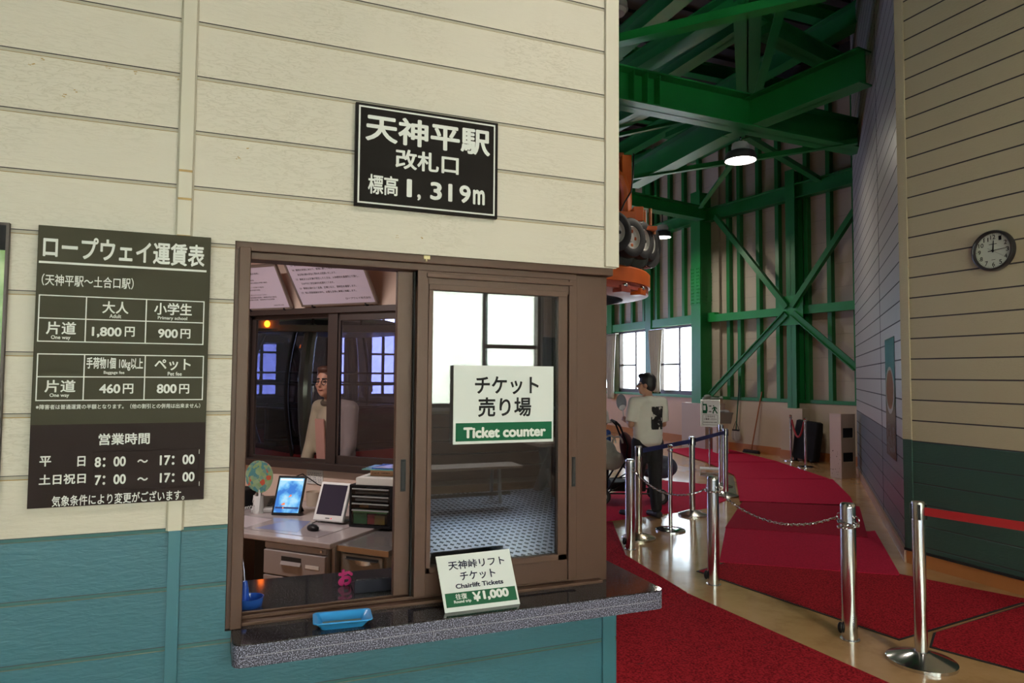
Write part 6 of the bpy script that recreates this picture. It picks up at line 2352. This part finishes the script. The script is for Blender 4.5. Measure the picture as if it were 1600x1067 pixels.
MB().bar(Mt @ Vector((0, 0, -.04)), Mt @ Vector((0, 0, .12)), .015, .005, 0, (0, 1, 0)).build('handle', WHITEP, t, 0)

# pushchair behind him
ps = onZ(986, 786)
ang = -YAW
t = thing('pushchair', 'black framed pushchair with dark red seat back and navy footmuff by the person', 'pushchair', (ps.x, ps.y + .1, 0), ang)
b = MB()
for y in (-.2, .2):
    b.tube([(-.32, y, .12), (-.05, y, .55), (-.02, y, .75), (-.12, y * .9, 1.0)], .013)
    b.tube([(.38, y, .12), (-.05, y, .55)], .013)
    b.tube([(-.32, y, .14), (.36, y, .14)], .010)
    b.tube([(-.22, y, .27), (.20, y, .30)], .010)
    b.tube([(-.30, y, .14), (.15, y, .42)], .010)
b.tube([(-.05, -.2, .55), (-.05, .2, .55)], .012).tube([(-.32, -.2, .14), (-.32, .2, .14)], .012).tube([(.36, -.2, .14), (.36, .2, .14)], .012)
b.build('frame', BLACKP, t)
b = MB().tube([(-.12, -.18, 1.0), (-.17, -.17, 1.05), (-.19, -.08, 1.06), (-.19, .08, 1.06), (-.17, .17, 1.05), (-.12, .18, 1.0)], .016)
b.build('handlebar', RUBBER, t)
for x in (-.34, .40):
    for y in (-.2, .2):
        w_ = MB().lathe([(.05, -.022), (.085, -.025), (.10, -.012), (.10, .012), (.085, .025), (.05, .022), (.05, -.022)], (x, y, .101), 28, M=Matrix.Rotation(PI / 2, 4, 'X')).build('wheel', RUBBER, t)
        MB().lathe([(.001, -.02), (.05, -.02), (.05, .02), (.001, .02)], (x, y, .101), 20, M=Matrix.Rotation(PI / 2, 4, 'X')).build('hub_cap', mat('grey_plastic', (.35, .35, .36)), w_)
b = MB()
b.ell((.02, 0, .66), (.10, .20, .26), R=Matrix.Rotation(-.25, 3, 'Y')).ell((.15, 0, .47), (.22, .19, .07))
b.remesh('seat', mat('dark_red_fabric', (.07, .008, .014), .8), t, .014, 3)
b = MB()
b.ell((.46, -.02, .46), (.20, .17, .15)).ell((.33, -.02, .42), (.18, .18, .10))
tag(b.remesh('footmuff', mat('navy_fabric', (.045, .05, .085), .7), t, .014, 3), 'navy padded footmuff')
tag(MB().box(-.24, .22, -.17, .17, .16, .28).build('basket', BLACKM, t, 0, .02), 'black under basket')
bt_ = t
# bag over the handle
pb = bt_.matrix_basis @ Vector((-.27, -.14, .62))
t = thing('carrier_bag', 'pale grey carrier bag with loop handles hung on the pushchair handle', 'bag', pb, ang)
b = MB()
b.ell((-.03, 0, .02), (.15, .10, .18)).ell((.04, -.02, -.06), (.17, .11, .13)).ell((-.08, .0, .14), (.09, .07, .10))
b.remesh('body', mat('grey_bag', (.36, .36, .33), .75, bump=(9, .7, .03)), t, .013, 2)
b = MB()
for dx, r_ in ((.02, .075), (.12, .065)):
    b.tube([(dx + r_ * math.cos(w_), -.03 + .01 * math.sin(w_ * 3), .16 + r_ * 1.3 * math.sin(w_)) for w_ in [PI * k / 14 for k in range(15)]], .012, 8)
b.build('handles', mat('white_bag_handle', (.55, .55, .54), .6), t)

# child with white hat beside it
cpx = onZ(949, 794)
JC = dict(head=(0, .02, 1.05), neck=(0, 0, .93), chest=(0, 0, .82), pelvis=(0, 0, .56), shl=(-.12, 0, .88), shr=(.12, 0, .88), ell=(-.16, .02, .70), elr=(.16, .02, .70), wrl=(-.15, .14, .62), wrr=(.15, .14, .62),
          hipl=(-.06, 0, .52), hipr=(.06, 0, .52), knl=(-.07, .01, .30), knr=(.07, .01, .30), anl=(-.07, 0, .085), anr=(.07, 0, .085))
b = None
cl_ = Vector(cpx) + HF * .55


def small_person(name, label, loc, rz_, J, shirt, trousers, hair, hs, headrot=0.0, k=.68):
    t_ = thing(name, label, 'person', loc, rz_)
    V = {q: Vector(v) for q, v in J.items()}
    HR_ = Matrix.Rotation(headrot, 3, 'Z')
    hp_ = lambda x, y, z: V['head'] + HR_ @ Vector((x * hs, y * hs, z * hs))
    b_ = MB()
    b_.ell(hp_(0, -.01, .03), (.078 * hs, .092 * hs, .095 * hs), R=HR_).ell(hp_(0, .025, -.045), (.06 * hs, .066 * hs, .07 * hs), R=HR_)
    b_.ell(hp_(0, .098, -.015), (.014 * hs, .016 * hs, .018 * hs), R=HR_)
    for s_ in (-1, 1): b_.ell(hp_(.078 * s_, -.012, -.005), (.012 * hs, .024 * hs, .034 * hs), R=HR_)
    b_.caps(V['neck'], V['head'], .04, .045)
    for s_ in ('l', 'r'):
        b_.caps(V['shl' if s_ == 'l' else 'shr'], V['el' + s_], .04 * k / .68, .03 * k / .68)
        b_.caps(V['el' + s_], V['wr' + s_], .03 * k / .68, .021 * k / .68)
        w_, d = V['wr' + s_], (V['wr' + s_] - V['el' + s_]).normalized()
        sd = d.cross(Vector((0, 0, 1))).normalized()
        b_.ell(w_ + d * .03, (.024, .026, .014))
        for o_ in (-.018, -.006, .006, .018): b_.caps(w_ + d * .045 + sd * o_, w_ + d * .085 + sd * o_ * 1.1 + Vector((0, 0, -.008)), .0075, .006)
        b_.caps(w_ + d * .02 - sd * .018, w_ + d * .05 - sd * .036, .008, .007)
        b_.caps(V['hip' + s_], V['kn' + s_], .06 * k / .68, .045 * k / .68)
        b_.caps(V['kn' + s_], V['an' + s_], .044 * k / .68, .03 * k / .68)
    b_.caps(V['chest'], V['pelvis'], .10, .10)
    b_.remesh('body', SKIN, t_, .011, 3)
    b_ = MB()
    b_.caps(V['neck'] - Vector((0, 0, .04)), V['chest'], .06, .115 * k / .68)
    b_.caps(V['chest'], V['pelvis'], .115 * k / .68, .12 * k / .68)
    for s_ in ('l', 'r'): b_.caps(V['neck'] - Vector((0, 0, .05)), V['sh' + s_], .05, .055 * k / .68).caps(V['sh' + s_], V['sh' + s_].lerp(V['el' + s_], .7), .055 * k / .68, .05 * k / .68)
    b_.remesh('shirt', shirt, t_, .012, 4)
    b_ = MB()
    for s_ in ('l', 'r'): b_.caps(V['pelvis'], V['hip' + s_], .11 * k / .68, .085 * k / .68).caps(V['hip' + s_], V['kn' + s_], .082 * k / .68, .062 * k / .68).caps(V['kn' + s_], V['kn' + s_].lerp(V['an' + s_], .92), .062 * k / .68, .05 * k / .68)
    b_.remesh('trousers', trousers, t_, .012, 4)
    for s_ in ('l', 'r'):
        a_ = V['an' + s_]
        b_ = MB().caps(a_ + Vector((0, -.02, -.045)), a_ + Vector((0, .10, -.055)), .038, .03).caps(a_, a_ + Vector((0, 0, -.045)), .035, .038)
        for v in b_.bm.verts: v.co.z = max(v.co.z, a_.z - .085)
        b_.remesh('shoe', mat('dark_shoe', (.018, .018, .02), .5), t_, .010, 2)
    if hair:
        b_ = MB().ell(hp_(0, -.022, .052), (.086 * hs, .098 * hs, .092 * hs), R=HR_).ell(hp_(0, -.055, 0), (.074 * hs, .058 * hs, .075 * hs), R=HR_)
        b_.remesh('hair', hair, t_, .010, 2)
    return t_, V, hp_


t, V, hp_ = small_person('person', 'small person in white hat and blue top standing beyond the pushchair', cl_, math.radians(20), JC, mat('blue_top', (.015, .07, .30), .8), BLKT, HAIR, .95, k=.60)
b = MB()
b.lathe([(.001, .15), (.05, .148), (.095, .11), (.108, .04), (.112, .0), (.150, -.035), (.147, -.04), (.105, -.005), (.10, .03)], V['head'] + Vector((0, -.005, .015)), 32)
tag(b.build('hat', mat('white_hat', (.62, .60, .56), .85), t), 'white brimmed hat')

# staff member on the platform, looking in
sp_ = atD(524, 600, 5.75)
JS = dict(head=(0, .10, 1.575), neck=(0, .03, 1.43), chest=(0, .0, 1.23), pelvis=(0, -.03, .90), shl=(-.18, .0, 1.36), shr=(.18, .0, 1.36), ell=(-.23, .05, 1.06), elr=(.22, .05, 1.06), wrl=(-.22, .14, .84), wrr=(.22, .14, .84),
          hipl=(-.09, 0, .86), hipr=(.09, 0, .86), knl=(-.10, .01, .48), knr=(.10, .01, .48), anl=(-.10, 0, .085), anr=(.10, 0, .085), handl=(0, .3, -1), handr=(0, .3, -1), palml=(.9, 0, 0), palmr=(-.9, 0, 0))
BEIGE = mat('beige_jacket', (.42, .34, .25), .8)
so = Vector((sp_.x, sp_.y, 0))
t, V, HR, hp = person('person', 'person in beige jacket and glasses looking in through the booth window', so, math.radians(126), JS, BEIGE, mat('grey_trousers', (.10, .09, .09), .8), None, SKIN2, 'long', headrot=math.radians(16))
b = MB()
for s_ in (-1, 1):
    b.torus(hp(.032 * s_, .094, .006), .021, .0026, HR @ Vector((0, 1, 0)), 20, 6)
    b.caps(hp(.053 * s_, .090, .010), hp(.078 * s_, -.01, .010), .0022, .0022)
b.caps(hp(-.012, .096, .008), hp(.012, .096, .008), .0022, .0022)
b.build('glasses', BLACKP, t)
b = MB()
b.ell(hp(0, -.022, .058), (.086, .098, .082), R=HR).ell(hp(0, -.06, .0), (.074, .055, .07), R=HR).ell(hp(0, .03, .112), (.066, .058, .030), R=HR)
for s_ in (-1, 1): b.ell(hp(.072 * s_, -.02, .03), (.016, .04, .045), R=HR)
b.remesh('hair', mat('thin_brown_hair', (.09, .035, .022), .6), t, .010, 2)
b = MB()
b.torus((0, .035, 1.425), .075, .022, (0, .35, 1), 24, 8)
tag(b.build('collar', mat('dark_collar', (.10, .07, .05), .8), t), 'darker collar')
b = MB()
b.bar((.0, .165, 1.28), (.0, .135, .92), .10, .012, 0, (0, 1, 0))
tag(b.build('shirt_front', mat('pink_shirt', (.50, .26, .22), .8), t, 0), 'pinkish shirt front')
# someone beyond the cabin glass
wp = atD(574, 640, 10.2)
JW = {q: tuple(Vector(v) * .90) for q, v in JS.items() if q[:2] not in ('ha', 'pa')}
small_person('person', 'distant person in grey top seen through the gondola cabin glass', Vector((wp.x, wp.y, 0)), math.radians(160), JW, mat('grey_top', (.25, .24, .27), .8), BLKT, HAIR, 1.0, k=1.0)

# ================================================================== ENTRANCE SIDE (seen mirrored in the counter pane)
struct(MB().box(-5.9, 5.5, -4.5, -.75, .0, .012), 'floor_matting', DECK, smooth=0)


def mir(px, py, z):
    """floor-parallel point seen mirrored in the pane at YW + .04"""
    p_ = onZ(px, py, z)
    return Vector((p_.x, 2 * (YW + .04) - p_.y, p_.z))


t = thing('wooden_bench', 'long pale wooden bench on white legs below the entrance windows', 'bench', (1.9, -3.75, .012))
MB().box(-1.6, 1.55, -.20, .20, .44, .475).build('seat', WOOD, t, 0, .006)
LEGM = mat('white_leg', (.55, .55, .58), .4)
for x in (-1.3, .0, 1.25):
    for y in (-.15, .15): MB().bar((x, y * 1.15, 0), (x, y * .8, .44), .035, .035).build('leg', LEGM, t, 0)
MB().bar((-1.5, 0, .10), (1.45, 0, .10), .04, .04).build('stretcher', WOODD, t, 0)
t = thing('wooden_table', 'rustic wooden table on crossed log legs at the end of the entrance windows', 'table', (4.5, -4.1, .012))
MB().box(-.75, .75, -.42, .42, .68, .73).build('table_top', WOOD, t, 0, .01)
for x in (-.45, .45):
    MB().tube([(x, -.30, 0), (x, 0, .36), (x, .28, .68)], [.075, .085, .07], 12).build('log_leg', WOODD, t)
    MB().tube([(x + .02, .30, 0), (x + .02, 0.02, .36), (x + .02, -.28, .68)], [.07, .08, .07], 12).build('log_leg', WOODD, t)
t = thing('notice_panel', 'dark green notice panel on the wall beside the entrance windows', 'panel', (5.02, YB, .9))
MB().box(-.55, .55, .0, .03, 0, 1.35).build('board', mat('panel_green', (.02, .055, .045), .4), t, 0)
MB().box(-.30, -.08, .03, .05, 1.05, 1.28).build('picture_frame', mat('grey_frame', (.35, .36, .36), .4), t, 0)
MB().box(-.27, -.11, .045, .052, 1.08, 1.25).build('picture', BLACKM, t, 0)
for k, x in enumerate((4.52, 4.80, 5.05)):
    t = thing('wall_post', ('pale timber post next to the entrance windows', 'middle timber post over the green notice panel', 'timber post nearest the corner over the green notice panel')[k], 'post', (x, YB + .03, 2.26))
    MB().box(-.06, .06, 0, .05, 0, 1.6).build('timber', [WOOD, WOODD, WOODD][k], t, 0)

# things that come in sets say so
for o in SC.objects:
    if o.parent or 'category' not in o or o.get('group'): continue
    g_ = dict(carpet_mat='red carpet mats', high_bay_lamp='high bay lamps', paper_fan='paper fans in the pot', safety_notice='framed notices over the booth window', curtain='tied curtains',
              wall_post='timber posts by the entrance windows').get(o.name.split('.')[0])
    if g_: o['group'] = g_
